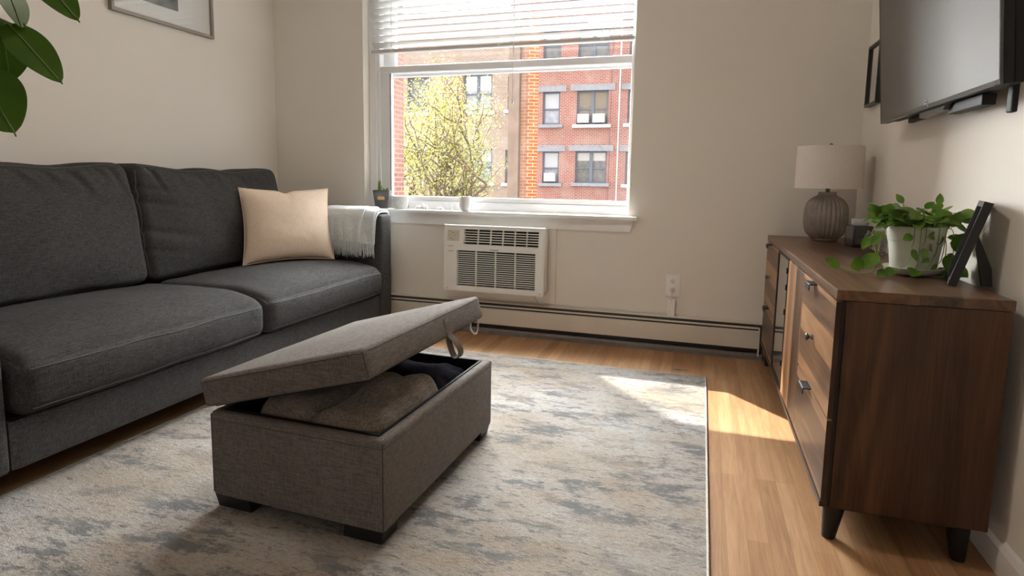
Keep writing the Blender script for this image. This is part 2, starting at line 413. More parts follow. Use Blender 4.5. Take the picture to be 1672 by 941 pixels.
def leaf(bm, base, tip, up, width, shape='heart', fold=.18, droop=.1, th=.0006, nu=10, nv=6):
    """a leaf blade from base to tip; up gives the way its face looks"""
    base, tip = Vector(base), Vector(tip); d = tip-base; L = d.length; d.normalize()
    s = d.cross(Vector(up)); s.normalize(); n = s.cross(d)
    def wd(t):
        if shape == 'heart': return (math.sin(PI*min(1, t**.62)))**.75*(1 if t < 1 else 0)
        if shape == 'oval': return max(0, math.sin(PI*t**.85))**.62*(1-.18*t)
        if shape == 'pointed': return max(0, math.sin(PI*t**.8))**.8
        return math.sin(PI*t)
    def f(a, b):
        t = a; q = (b*2-1)
        w = wd(t)*width/2
        if a >= .999: w = width*.012
        if a <= .001: w = width*.02
        back = -.14*L*abs(q)**1.5*max(0, 1-t*4) if shape == 'heart' else 0
        return base + d*(t*L+back) + s*(q*w) + n*(-fold*w*(1-abs(q))*1.0 + fold*w*.3 - droop*L*t*t)
    sheet(bm, f, nu, nv, th)

# ------------------------------------------------------------------ the room shell
bm = BM(); box(bm, XL-.2, XR+.2, YR, YB+.226, -.12, 0); obj('floor', bm, FLOOR, kind='structure')
bm = BM(); box(bm, XL-.2, XR+.2, YR, YB+.226, ZC, ZC+.12); obj('ceiling', bm, CEIL, kind='structure')
bm = BM(); box(bm, XL-.2, XL, YR, YB+.226, 0, ZC); obj('wall_left', bm, WALL, kind='structure')
bm = BM(); box(bm, XR, XR+.2, YR, YB+.226, 0, ZC); obj('wall_right', bm, WALL, kind='structure')
WX0, WX1, WZ0, WZ1 = -2.24, -.42, .775, 2.40
bm = BM()
box(bm, XL, WX0, YB, YB+.226, 0, ZC); box(bm, WX1, XR, YB, YB+.226, 0, ZC)
box(bm, WX0, WX1, YB, YB+.226, 0, WZ0); box(bm, WX0, WX1, YB, YB+.226, WZ1, ZC)
obj('wall_back', bm, WALL, kind='structure')
bm = BM(); prism(bm, [(XR, 0), (XR-.016, 0), (XR-.016, .070), (XR-.010, .086), (XR, .090)], 'y', YR, YB-.066)
obj('baseboard_right', bm, TRIM, kind='structure')
bm = BM(); prism(bm, [(XL, 0), (XL+.016, 0), (XL+.016, .070), (XL+.010, .086), (XL, .090)], 'y', YR, YB-.066)
obj('baseboard_left', bm, TRIM, kind='structure')
bm = BM()   # rear wall; unseen narrow opening added to let sky fill in
RX0, RX1, RZ1 = -1.35, -.83, 2.05
box(bm, XL-.2, RX0, YR-.15, YR, 0, ZC); box(bm, RX1, XR+.2, YR-.15, YR, 0, ZC); box(bm, RX0, RX1, YR-.15, YR, RZ1, ZC)
obj('wall_rear', bm, WALL, kind='structure')

# window: sill and apron trim, vinyl frame, two sashes
bm = BM(); box(bm, WX0-.06, WX1+.055, YB-.058, YB, .774, .797, .004)
box(bm, WX0+.001, WX1-.001, YB-.002, YB+.075, .776, .797)
s = obj('trim_1', bm, TRIM, kind='structure', label='white window sill board projecting above the air conditioner')
bm = BM(); prism(bm, [(WX0-.03, .774), (WX1+.028, .774), (WX1+.012, .702), (WX0-.03, .702)], 'y', YB-.017, YB)
obj('apron', bm, TRIM, s)
YF = YB+.075
w = None
bm = BM()   # outer frame
box(bm, WX0, WX0+.085, YF, YF+.11, .797, WZ1, .004); box(bm, WX1-.026, WX1, YF, YF+.11, .797, WZ1, .003)
box(bm, WX0+.085, WX1-.026, YF, YF+.11, .797, .852, .004); box(bm, WX0+.085, WX1-.026, YF, YF+.11, WZ1-.05, WZ1, .004)
box(bm, WX0+.050, WX0+.058, YF-.006, YF+.002, .85, WZ1-.05)
w = obj('window_1', bm, VINYL, kind='structure')
bm = BM()   # lower sash
gx0, gx1 = -2.078, -.447
box(bm, WX0+.085, gx0, YF+.012, YF+.05, .852, 1.72, .004); box(bm, gx1, gx1+.006, YF+.012, YF+.05, .852, 1.72, .001)
box(bm, gx0, gx1, YF+.012, YF+.05, .852, .884, .004)
lo = obj('lower_sash', bm, VINYL, w)
bm = BM(); box(bm, WX0+.085, WX1-.02, YF+.004, YF+.052, 1.718, 1.764, .006); obj('meeting_rail', bm, VINYL, w)
bm = BM(); box(bm, gx0, gx1, YF+.028, YF+.032, .884, 1.718); obj('glass', bm, GLASS, lo)
bm = BM()
box(bm, WX0+.085, gx0+.01, YF+.058, YF+.096, 1.70, WZ1-.05, .004); box(bm, gx1-.006, gx1+.006, YF+.058, YF+.096, 1.70, WZ1-.05, .001)
box(bm, gx0+.01, gx1-.006, YF+.058, YF+.096, 1.70, 1.735, .003); box(bm, gx0+.01, gx1-.006, YF+.058, YF+.096, WZ1-.085, WZ1-.05, .003)
us = obj('upper_sash', bm, VINYL, w)
bm = BM(); box(bm, gx0+.01, gx1-.006, YF+.074, YF+.078, 1.735, WZ1-.085); obj('glass', bm, GLASS, us)
bm = BM(); box(bm, gx0-.006, gx0, YF+.0115, YF+.014, .884, 1.718); obj('glazing_gasket', bm, plain('black_gasket', (.05,.05,.055), .6), lo)

# blind
YS = YB+.038
bl = thing('window_blind', 'white horizontal slat blind pulled halfway up inside the window', 'blind', (-1.31, YS, 1.85))
bm = BM(); box(bm, -2.19, -.428, YS-.026, YS+.026, 2.335, 2.385, .004); obj('headrail', bm, VINYL, bl)
bm = BM(); n = 10
for i in range(n):
    z = 1.893+i*.0445; t = math.radians(30)
    for q in range(4):   # shallow curved blade in four strips
        a0, a1 = -1+q*.5, -.5+q*.5
        def pt(a): return (YS+a*.025*math.cos(t), z-a*.025*math.sin(t)+.0028*(1-a*a))
        (ya, za), (yb, zb) = pt(a0), pt(a1)
        prism(bm, [(ya, za-.0011), (yb, zb-.0011), (yb, zb+.0011), (ya, za+.0011)], 'x', -2.186, -.432)
obj('slats', bm, BLIND, bl)
bm = BM(); box(bm, -2.190, -.428, YS-.025, YS+.025, 1.838, 1.862, .006); obj('bottom_rail', bm, BRAIL, bl)
for x in (-2.03, -1.27, -.62):
    bm = BM(); tube(bm, [(x, YS-.027, 1.85), (x, YS-.027, 2.34)], .0012, 6)
    tube(bm, [(x, YS+.027, 1.85), (x, YS+.027, 2.34)], .0012, 6); box(bm, x-.012, x+.012, YS-.029, YS-.024, 1.845, 1.858, .001)
    obj('ladder_cord', bm, CORD, bl)
bm = BM(); tube(bm, [(-.545, YS-.033, 2.345), (-.546, YS-.034, 1.60)], .0010, 6); tube(bm, [(-.575, YS-.033, 2.345), (-.576, YS-.034, 1.74)], .0010, 6)
pc = obj('pull_cord', bm, CORD, bl)
bm = BM(); tube(bm, [(-1.17, YS-.034, 2.345), (-1.172, YS-.036, 1.52)], .0022, 8)
lathe(bm, [(.002, 1.525), (.006, 1.512), (.008, 1.492), (.005, 1.482)], -1.172, YS-.036, 10); obj('tilt_wand', bm, CORD, bl, smooth=40)

# ------------------------------------------------------------------ baseboard heater
ht = thing('baseboard_heater', 'long cream baseboard heater along the floor under the window', 'heater', (-1.2, YB-.03, 0))
hx0, hx1 = XL+.002, XR-.002
bm = BM(); box(bm, hx0, hx1, YB-.010, YB-.001, .004, .212); prism(bm, [(YB-.010, .212), (YB-.010, .205), (YB-.044, .2035), (YB-.046, .2035), (YB-.046, .2075)], 'x', hx0, hx1); obj('back_plate', bm, HEAT, ht)
bm = BM(); prism(bm, [(YB-.054, .1795), (YB-.0525, .1895), (YB-.0505, .1895), (YB-.052, .1795)], 'x', hx0, .344); obj('damper_blade', bm, HEAT, ht)
bm = BM(); prism(bm, [(YB-.064, .066), (YB-.062, .066), (YB-.058, .160), (YB-.048, .166), (YB-.048, .169), (YB-.060, .164)], 'x', hx0, .345); obj('front_panel', bm, HEAT, ht)
bm = BM(); box(bm, hx0, .37, YB-.0465, YB-.011, .045, .2025); obj('fin_element', bm, HDARK, ht)
bm = BM(); prism(bm, [(YB-.066, .0), (YB-.011, .0), (YB-.011, .036), (YB-.052, .034), (YB-.060, .024), (YB-.066, .022)], 'x', hx0, .37); obj('bottom_rail', bm, HGREY, ht)
bm = BM(); prism(bm, [(YB-.066, .0), (YB-.001, .0), (YB-.001, .21), (YB-.034, .203), (YB-.064, .166)], 'x', .345, .352); obj('end_cap', bm, HEAT, ht)

# ------------------------------------------------------------------ air conditioner
ac = thing('wall_air_conditioner', 'aged white through-wall air conditioner under the window sill', 'air conditioner', (-1.25, YB, .29))
AX0, AX1, AZ0, AZ1, AY = -1.572, -.908, .292, .706, YB-.150
bm = BM(); box(bm, AX0-.02, AX1+.045, YB-.011, YB-.001, .222, .735, .002); obj('mounting_board', bm, WALL, ac)
bm = BM(); box(bm, AX0+.006, AX1-.006, AY+.05, YB-.011, AZ0+.008, AZ1-.006, .008); obj('casing', bm, ACW, ac, smooth=35)
# front bezel with two grille openings
ux0, ux1, uz0, uz1 = AX0+.135, AX1-.035, .594, .688
lx0, lx1, lz0, lz1 = AX0+.090, AX1-.052, .325, .553
bm = BM()
def slab(x0, x1, z0, z1): box(bm, x0, x1, AY, AY+.05, z0, z1)
slab(AX0, ux0, uz0-.01, AZ1); slab(ux1, AX1, uz0-.01, AZ1); slab(ux0, ux1, uz1, AZ1); slab(ux0, ux1, uz0-.01, uz0)
slab(AX0, AX1, .574, uz0-.01)
slab(AX0, lx0, AZ0, .574); slab(lx1, AX1, AZ0, .574); slab(lx0, lx1, lz1, .574); slab(lx0, lx1, AZ0, lz0)
bmesh.ops.remove_doubles(bm, verts=bm.verts, dist=1e-5)
inner = [f for f in bm.faces if sum(1 for e in f.edges if len(e.link_faces) > 2) >= 4]
for v in bm.verts:   # upper half leans back, rounded rim
    if v.co.z > .60 and v.co.y < AY+.02: v.co.y += (v.co.z-.60)*.16
fr = obj('front_bezel', bm, ACW, ac)
bm = BM(); tube(bm, spline([(AX0+.004, AY+.030, AZ0+.01), (AX0+.002, AY+.010, AZ0+.02), (AX0+.002, AY+.004, .50), (AX0+.002, AY+.004, .58), (AX0+.004, AY+.018, AZ1-.02), (AX0+.015, AY+.022, AZ1), (AX0+.05, AY+.022, AZ1+.001), (AX1-.05, AY+.022, AZ1+.001), (AX1-.012, AY+.022, AZ1), (AX1, AY+.018, AZ1-.02), (AX1-.001, AY+.004, .58), (AX1-.001, AY+.004, .34), (AX1-.003, AY+.012, AZ0+.01)], 6), .008, 8); obj('bezel_rim', bm, ACW, ac, smooth=60)
bm = BM(); box(bm, ux0-.004, ux1+.004, AY+.034, AY+.046, uz0-.004, uz1+.004); obj('upper_vent_cavity', bm, ACD, ac)
bm = BM(); box(bm, lx0-.004, lx1+.004, AY+.030, AY+.046, lz0-.004, lz1+.004); obj('lower_vent_cavity', bm, ACD, ac)
bm = BM()
for i in range(1, 6):
    z = uz0+(uz1-uz0)*i/6; y = AY+(z-.60)*.16+.006
    box(bm, ux0, ux1, y, y+.016, z-.0024, z+.0024)
for i in range(1, 6):
    x = ux0+(ux1-ux0)*(i/6)**.92
    prism(bm, [(AY+.004, uz0), (AY+.022, uz0), (AY+.034, uz1), (AY+.016, uz1)], 'x', x-.0026, x+.0026)
obj('outlet_grille', bm, ACW, ac)
bm = BM()
for i in range(1, 17):
    z = lz0+(lz1-lz0)*i/17
    box(bm, lx0, lx1, AY+.003, AY+.014, z-.0023, z+.0023)
for i in range(1, 4):
    x = lx0+(lx1-lx0)*i/4; box(bm, x-.003, x+.003, AY+.001, AY+.016, lz0, lz1)
obj('intake_grille', bm, ACW, ac)
bm = BM()
for i in range(15):
    z = .345+i*.0125; box(bm, AX0+.024, AX0+.076, AY-.0012, AY+.003, z-.0025, z+.0025)
obj('side_louver', bm, ACW, ac)
bm = BM(); Mt = Matrix.Identity(4)
prism(bm, [(AY-.0015+.004, .612), (AY+.004, .612), (AY+.0165, .680), (AY+.0125, .680)], 'x', AX0+.022, AX0+.105); cp = obj('control_panel', bm, ACP, ac)
bm = BM()
for (x, z, a, h) in ((.060, .663, .007, .004), (.038, .648, .006, .002), (.048, .629, .010, .003), (.070, .645, .001, .016), (.045, .672, .016, .001), (.084, .655, .012, .001), (.06, .618, .02, .001)):
    y = AY+.0025+(z-.612)*.147-.0008; box(bm, AX0+x-a/2, AX0+x+a/2, y-.001, y+.002, z-h/2, z+h/2)
obj('control_marking', bm, INK, cp)
bm = BM()
for k, (x, a) in enumerate(((-.026, .003), (-.019, .003), (-.010, .006), (-.002, .005), (.006, .006), (.0135, .005), (.019, .004), (.027, .003))):
    box(bm, -1.228+x-a/2, -1.228+x+a/2, AY-.0010, AY+.001, .561, .567+(.003 if k in (0, 7) else 0))
obj('maker_badge', bm, INK, ac)
bm = BM()
for x0, z, q in ((AX0+.032, .578, 5), (AX0+.030, .546, 6)):
    bm = BM()
    for k in range(q): box(bm, x0+k*.0065, x0+k*.0065+.0045, AY-.0009, AY+.001, z-.0018, z+.0018)
    obj('printed_marking', bm, INK, ac)
for xa, xb, za, zb in ((AX0+.020, AX0+.030, .301, .305), (AX1-.022, AX1-.016, .304, .309)):
    bm = BM(); box(bm, xa, xb, AY-.002, AY+.001, za, zb, .001); obj('screw', bm, INK, ac)
bm = BM(); tube(bm, spline([(-1.0, AY+.10, AZ0+.012), (-.995, AY+.125, .262), (-.965, YB-.009, .222), (-.93, YB-.010, .2165), (-.80, YB-.008, .2163), (-.5, YB-.009, .2166), (-.26, YB-.009, .2165), (-.185, YB-.010, .2168), (-.168, YB-.013, .222)], 8), .0032, 6); obj('power_cord', bm, CORD, ac, smooth=60)

# outlet and the cord box plugged into it
ou = thing('wall_outlet', 'white duplex wall outlet on the back wall above the heater', 'outlet', (-.142, YB, .39))
bm = BM(); box(bm, -.184, -.101, YB-.006, YB-.0005, .324, .459, .003); obj('cover_plate', bm, TRIM, ou, smooth=40)
for z in (.417, .364):
    bm = BM(); lathe(bm, [(.0165, 0), (.0165, .0016)], 0, 0, 24); bm.transform(Matrix.Translation((-.143, YB-.006, z)) @ Matrix.Rotation(PI/2, 4, 'X')); rc = obj('receptacle', bm, PAPER, ou)
    bm = BM()
    for dx in (-.0062, .0062): box(bm, -.143+dx-.001, -.143+dx+.001, YB-.0080, YB-.0072, z+.001, z+.008)
    box(bm, -.1455, -.1405, YB-.0080, YB-.0072, z-.009, z-.004); obj('slot', bm, INK, rc)
pl = thing('plug_in_box', 'slim white cord box plugged in below the wall outlet', 'plug', (-.146, YB, .205))
bm = BM(); prism(bm, [(-.168, .207), (-.160, .2035), (-.128, .2035), (-.124, .212), (-.124, .311), (-.166, .311)], 'y', YB-.034, YB-.0125); obj('box_body', bm, TRIM, pl)
bm = BM(); box(bm, -.153, -.138, YB-.030, YB-.008, .353, .371, .004); box(bm, -.149, -.142, YB-.036, YB-.028, .347, .362, .002); obj('plug_head', bm, PAPER, pl, smooth=40)
bm = BM(); tube(bm, spline([(-.1455, YB-.032, .350), (-.146, YB-.035, .33), (-.1465, YB-.035, .296)], 6), .0022, 6); obj('cord', bm, CORD, pl)
bm = BM(); box(bm, -.1525, -.1495, YB-.0346, YB-.0338, .236, .240); obj('indicator_lamp', bm, plain('amber_dot', (.6,.25,.1), .5), pl)

# ------------------------------------------------------------------ rug
RZ = .012
bm = BM(); box(bm, -2.005, .062, -.6, 3.135, .001, RZ, .003); rg = obj('area_rug', bm, RUG)
tag(rg, 'cream and blue-grey distressed area rug on the oak floor', 'rug')
bm = BM(); tube(bm, [(-2.005, -.6, .0075), (.062, -.6, .0075), (.062, 3.135, .0075), (-2.005, 3.135, .0075), (-2.005, -.6, .0075)], .0062, 8); obj('binding', bm, RUGE, rg, smooth=60)

# ------------------------------------------------------------------ sofa
sf = thing('sofa', 'charcoal fabric two-seat sofa along the left wall', 'sofa', (-2.43, 2.25, 0))
bm = BM(); gridbox(bm, softmap((-2.425, 2.25, .178), (.485, 1.082, .080), .014), 10, 16, 4); obj('base', bm, SOFA, sf, smooth=50)
for y, h in ((1.095, .0745), (3.402, .0725)):
    bm = BM(); gridbox(bm, softmap((-2.432, y, .435), (.502, h, .339), .024, (.002, .004, .004)), 12, 6, 12); obj('arm', bm, SOFA, sf, smooth=50)
bm = BM(); gridbox(bm, softmap((-2.865, 2.25, .47), (.07, 1.08, .37), .03), 6, 16, 8); obj('backrest_frame', bm, SOFA, sf, smooth=50)
for x in (-2.86, -2.07):
    for y in (1.10, 3.40):
        bm = BM(); prism(bm, [(-.03, -.03), (.03, -.03), (.03, .03), (-.03, .03)], 'z', 0, .10); bm.transform(Matrix.Translation((x, y, 0))); obj('leg', bm, BLACKW, sf)
def seatpost(seed):
    def post(o, u, v, w):
        if w > -.2 and u > .3:                         # front edge rolls down
            o.z -= .038*((u-.3)/.7)**2*(w+.2)/1.2
        o.z += .006*noise.noise(V(o.x*5, o.y*4, seed*9))*(w > 0)
        return o
    return post
for k, y in enumerate((1.716, 2.789)):
    fm = softmap((-2.257, y, .364), (.355, .5345, .108), .058, (.014, .004, .032), .004, 6, k+1, seatpost(k), False)
    bm = BM(); gridbox(bm, fm, 26, 30, 12); sc_ = obj('seat_cushion', bm, SOFA, sf, smooth=70)
    bm = BM()
    for w in (.66, -.80):
        P = [fm(1, -.93+1.86*i/40, w)+V(.0012, 0, 0) for i in range(41)]; tube(bm, P, .0017, 6)
    obj('seam', bm, SOFAD, sc_, smooth=60)
PUCK = {1: [(-.62, .010, .30, .5, .030), (-.30, .008, .25, .4, .028), (-.02, .012, .35, .55, .035), (.22, .011, .30, .45, .030), (.42, .014, .30, .62, .038), (.66, .009, .22, .4, .028), (.80, .010, .15, .5, .030)],
        2: [(-.86, .012, .30, .55, .032), (-.55, .008, .22, .35, .026), (-.30, .011, .26, .42, .032), (-.08, .013, .24, .5, .034), (.10, .009, .20, .4, .026), (.32, .012, .18, .45, .030), (.55, .009, .12, .4, .028), (.75, .008, .10, .35, .026)]}
SIDEP = {1: [(-.55, .006, .10, .5, .05)], 2: [(.35, .012, -.20, .7, .05), (-.10, .013, -.30, .8, .055), (-.45, .009, -.18, .6, .05), (.62, .009, -.12, .5, .04)]}
def backpost(y0, seed):
    def post(o, u, v, w):
        z = o.z-.47
        o.x -= .17*z                                    # lean back
        top = max(0, (w-.15)/.85); 
        # puckers running down from the top seam and in from the side seam
        if u > -.2:
            for v0, dp, sl, ln, wd in PUCK[seed]:
                k = (v-v0-sl*(1-w))/wd
                if abs(k) < 3: 
                    fade = max(0, 1-(1-w)/ln)
                    o.x -= dp*math.exp(-k*k)*fade*min(1, (1-w)*14+.25); o.x += dp*.7*math.exp(-((k-1.7)**2))*fade*min(1, (1-w)*14)
            for w0, dp, sl, ln, wd in SIDEP[seed]:
                k = (w-w0-sl*(v+1))/wd
                if abs(k) < 3: o.x -= dp*math.exp(-k*k)*max(0, 1-(v+1)/ln)
        o.z += .034*abs(v)**2.2*(w > 0)*w - .016*(w > .5)
        o.z += .004*math.sin(v*9+seed)*(w > .5)
        o.y += (-.018 if v > 0 else .018)*abs(v)*max(0, w)**2
        return o
    return post
for k, (y, hw) in enumerate(((1.700, .545), (2.775, .530))):
    fm = softmap((-2.685, y, .755), (.105, hw, .287), .048, (.060, .012, .010), .007, 5, k+4, backpost(y, k+1))
    bm = BM(); gridbox(bm, fm, 12, 110, 64); bc = obj('back_cushion', bm, SOFA, sf, smooth=70)
    bm = BM(); P = [fm(.80, -.97+1.94*i/50, .985)+V(.0006, 0, .0006) for i in range(51)]; tube(bm, P, .0018, 6)
    P = [fm(.92, -1, -.9+1.8*i/40)+V(0, -.0006, 0) for i in range(41)]; tube(bm, P, .0016, 6)
    obj('seam', bm, SOFAD, bc, smooth=60)

# beige pillow leaning in the corner of the sofa
def pillow(name, a, b, up, W, H, T, mat, label, cat):
    """a,b: bottom corners; up: direction of its height"""
    a, b, up = Vector(a), Vector(b), Vector(up).normalized(); d = (b-a).normalized(); n = d.cross(up).normalized()
    c = (a+b)/2+up*H/2
    bm = BM(); N = 36
    def f(sgn):
        def g(i, j):
            u, v = 2*i/N-1, 2*j/N-1
            uu = u*(1-.075*(1-v*v)); vv = v*(1-.085*(1-u*u))       # drawn-in edges, eared corners
            prof = ((1-abs(u)**2.4)*(1-abs(v)**2.4))**.55
            wr = .006*noise.noise(V(u*1.7, v*1.7, sgn*3+1))+.0018*noise.noise(V(u*6, v*6, sgn*5))*prof
            dent = -.018*math.exp(-((u+.02)**2*60+(v-.93)**2*14)) if True else 0
            sag = -.012*(v-1)*(1-u*u)
            t = T/2*prof*(1-.10*v)
            return c + d*uu*W/2 + up*(vv*H/2+dent) + n*(sgn*t+wr*(prof**.5))
        return g
    F, G = f(1), f(-1)
    A = [[bm.verts.new(F(i,j)) for j in range(N+1)] for i in range(N+1)]
    B = [[A[i][j] if i in (0,N) or j in (0,N) else bm.verts.new(G(i,j)) for j in range(N+1)] for i in range(N+1)]
    for i in range(N):
        for j in range(N):
            bm.faces.new((A[i][j], A[i+1][j], A[i+1][j+1], A[i][j+1])); bm.faces.new((B[i][j], B[i][j+1], B[i+1][j+1], B[i+1][j]))
    t = thing(name, label, cat, (c.x, c.y, a.z))
    cv = obj('cover', bm, mat, t, smooth=80)
    bm = BM(); P = []
    for i in range(N+1): P.append(F(i,0))
    for j in range(N+1): P.append(F(N,j))
    for i in range(N+1): P.append(F(N-i,N))
    for j in range(N+1): P.append(F(0,N-j))
    tube(bm, P, .0022, 6); obj('piping', bm, mat, cv, smooth=80)
    return t
pillow('throw_pillow', (-2.475, 2.735, .494), (-2.185, 3.205, .492), (-.27, .27, .93), .55, .475, .17, PILL, 'beige square throw pillow propped on the charcoal sofa', 'pillow')

# pale throw folded over the far sofa arm
th = thing('throw_blanket', 'pale grey fringed throw blanket draped over the sofa arm', 'blanket', (-2.16, 3.40, .775))
def throwf(x0, x1, zin, zout, off, seed, yo=0):
    yi, yo_ = 3.402-.076-off, 3.402+.076+off; zt = .778+off
    path = spline([(yi-.006, zin), (yi-.002, (zin+zt)/2), (yi+.002, zt-.035), (yi+.03, zt-.004), (3.402, zt+.003), (yo_-.03, zt-.004), (yo_-.002, zt-.035), (yo_+.002, (zout+zt)/2), (yo_+.004, zout)] and [V(0, a, b) for a, b in [(yi-.006, zin), (yi-.002, (zin+zt)/2), (yi+.002, zt-.035), (yi+.03, zt-.004), (3.402, zt+.003), (yo_-.03, zt-.004), (yo_-.002, zt-.035), (yo_+.002, (zout+zt)/2), (yo_+.004, zout)]], 8)
    m = len(path)-1
    def f(u, v):
        q = v*m; i = min(int(q), m-1); p = path[i].lerp(path[i+1], q-i)
        x = x0+(x1-x0)*u
        dn = max(0, (zt-.02-p.z))/.2
        fold = .006*math.sin(u*17+seed)+.010*math.sin(u*6.5+seed*2)+.005*noise.noise(V(u*7, v*5, seed))
        side = -1 if p.y < 3.402 else 1
        return V(x+.012*noise.noise(V(v*3, seed, u*2))-.02*dn*(u-.5), p.y+side*(max(-.006, fold)+.006)*min(1, dn*1.4), p.z+.003*noise.noise(V(u*6, v*9, seed)))
    return f
bodies = [(-2.345, -1.952, .585, .52, .008, 1.0), (-2.32, -1.962, .60, .60, .021, 2.3), (-2.335, -2.03, .600, .62, .034, 4.1)]
for k, (x0, x1, zi, zo, off, sd) in enumerate(bodies):
    f = throwf(x0, x1, zi, zo, off, sd)
    bm = BM(); sheet(bm, f, 44, 60, .009)
    ly = obj('folded_layer', bm, THROW, th, smooth=80)
    rnd = random.Random(k)
    for end, L in ((0, .088), (1, .075)):
        if k == 1 and end == 1: continue
        q = 46; bm = BM()
        for i in range(q):
            p = Vector(f((i+.5)/q, end)); y = -1 if end == 0 else 1
            dx = rnd.uniform(-.006, .006); dl = L*rnd.uniform(.85, 1.12)
            tube(bm, [p, p+V(dx*.4, y*.004, -dl*.35), p+V(dx, y*.003+rnd.uniform(-.003, .003), -dl*.7), p+V(dx*1.4+rnd.uniform(-.003, .003), y*.001, -dl)], [.0030, .0030, .0027, .0014], 5)
        obj('fringe', bm, THROW, ly, smooth=80)

# ------------------------------------------------------------------ storage ottoman, lid ajar
OW, OL, OZ0, OZ1, ORZ = .588, .796, .055, .310, math.radians(-1.6)
ot = thing('storage_ottoman', 'taupe linen storage ottoman on the rug with its lid ajar', 'ottoman', (-1.051, 1.732, RZ), ORZ)
def L(z): return z-RZ
hw, hl, wt = OW/2, OL/2, .034
bm = BM()
for (x0, x1, y0, y1) in ((-hw, hw, -hl, -hl+wt), (-hw, hw, hl-wt, hl), (-hw, -hw+wt, -hl+wt, hl-wt), (hw-wt, hw, -hl+wt, hl-wt)):
    box(bm, x0, x1, y0, y1, L(OZ0), L(OZ1))
bmesh.ops.remove_doubles(bm, verts=bm.verts, dist=1e-5)
# one continuous upholstered shell: outer walls + rim, rounded
bm.free(); bm = BM()
def ringpts(x, y, z, r, n=5):
    P = []
    for sx, sy, a0 in ((1,1,0), (-1,1,90), (-1,-1,180), (1,-1,270)):
        for i in range(n+1):
            a = math.radians(a0+90*i/n); P.append(V(sx*(x-r)+r*math.cos(a), sy*(y-r)+r*math.sin(a), z))
    return P
prof = [(0, OZ0, .014), (0, OZ0+.01, .014), (0, .12, .014), (0, .2, .014), (0, OZ1-.012, .014), (.003, OZ1-.004, .012), (.009, OZ1, .010), (wt-.008, OZ1, .008), (wt-.002, OZ1-.004, .006), (wt, OZ1-.012, .006), (wt, OZ0+.02, .006)]
rings = [[bm.verts.new(p) for p in ringpts(hw-i, hl-i, L(z), r)] for i, z, r in prof]
for a, b in zip(rings, rings[1:]):
    q = len(a)
    for i in range(q): bm.faces.new((a[i], a[(i+1) % q], b[(i+1) % q], b[i]))
bm.faces.new(rings[0][::-1])
obj('base', bm, OTT, ot, local=True, smooth=50)
bm = BM()   # dark lining
rings = [[bm.verts.new(p) for p in ringpts(hw-i, hl-i, L(z), .006)] for i, z in ((wt-.004, OZ1+.0015), (wt+.004, OZ1+.0015), (wt+.005, OZ1-.012), (wt+.006, OZ0+.03))]
for a, b in zip(rings, rings[1:]):
    q = len(a)
    for i in range(q): bm.faces.new((a[i], a[(i+1) % q], b[(i+1) % q], b[i]))
bm.faces.new(rings[-1]); obj('lining', bm, LINING, ot, local=True)
bm = BM()
for x in (-hw+.0035, hw-.0035):
    for y in (-hl+.0035, hl-.0035): tube(bm, [(x, y, L(OZ0+.004)), (x, y, L(OZ1-.008))], .0016, 6)
P = ringpts(hw+.0003, hl+.0003, L(OZ1-.022), .014); tube(bm, P+[P[0]], .0009, 5)
obj('seam', bm, OTTSEAM, ot, local=True)
for sx in (-1, 1):
    for sy in (-1, 1):
        bm = BM(); x0, x1 = sorted((sx*(hw-.004), sx*(hw-.125))); y0, y1 = sorted((sy*(hl-.004), sy*(hl-.085)))
        b0 = box(bm, x0, x1, y0, y1, 0.0005, L(OZ0)+.004)
        for v in b0:
            if v.co.z < .02: v.co.x += -sx*.010; v.co.y += -sy*.006
        obj('foot', bm, BLACKW, ot, local=True)
ANG, TH = math.radians(15.47), .0868
MX = Matrix.Translation((-hw-.0136, 0, L(OZ1)+.0066)) @ Matrix.Rotation(-ANG, 4, 'Y')
LW = OW-.002
fl = softmap((LW/2, 0, TH/2), (LW/2, hl+.001, TH/2), .014, (.003, .003, .014), .0012, 8, 3, None, False)
bm = BM(); gridbox(bm, lambda u, v, w: MX @ fl(u, v, w), 26, 30, 8)
ld = obj('lid', bm, OTT, ot, local=True, smooth=60)
bm = BM()
P = []
for (u0, v0, u1, v1) in ((-1,-1,1,-1), (1,-1,1,1), (1,1,-1,1), (-1,1,-1,-1)):
    for i in range(24): P.append(MX @ fl(u0+(u1-u0)*i/24, v0+(v1-v0)*i/24, .76))
tube(bm, P+[P[0]], .0014, 6)
for u in (-1, 1):
    for v in (-1, 1): tube(bm, [MX @ fl(u, v, -.9+1.6*i/10) for i in range(11)], .0013, 6)
obj('seam', bm, OTTSEAM, ld, local=True)
bm = BM(); box(bm, .02, LW-.02, -hl+.02, hl-.02, -.004, .003, M=MX); obj('lid_underside', bm, LINING, ld, local=True)
# webbing pull strap folded into a loop on the opening side, and a small cord loop further along
def band(bm, path, wdir, wid, th_):
    path = spline(path, 8); wdir = Vector(wdir).normalized()
    def f(u, v):
        q = u*(len(path)-1); i = min(int(q), len(path)-2); return path[i].lerp(path[i+1], q-i)+wdir*(v-.5)*wid
    sheet(bm, f, 32, 4, th_)
bm = BM(); ex = MX @ V(LW, 0, 0)
b_ = MX @ V(LW+.0045, .085, .050); m_ = MX @ V(LW+.0045, .085, .006)
band(bm, [b_, m_, m_+V(.020, .005, -.022), m_+V(.034, .012, -.052), m_+V(.030, .016, -.076), m_+V(.014, .014, -.080), m_+V(.006, .006, -.060), m_+V(.000, -.002, -.030), m_+V(-.004, -.004, -.004)], (.15, 1, 0), .030, .0025)
box(bm, LW+.002, LW+.0046, .068, .102, .030, .062, .0008, M=MX)
obj('pull_strap', bm, TAPE, ld, local=True, smooth=60)
bm = BM(); c0 = MX @ V(LW-.006, hl-.115, .004); c1 = MX @ V(LW-.006, hl-.050, .004)
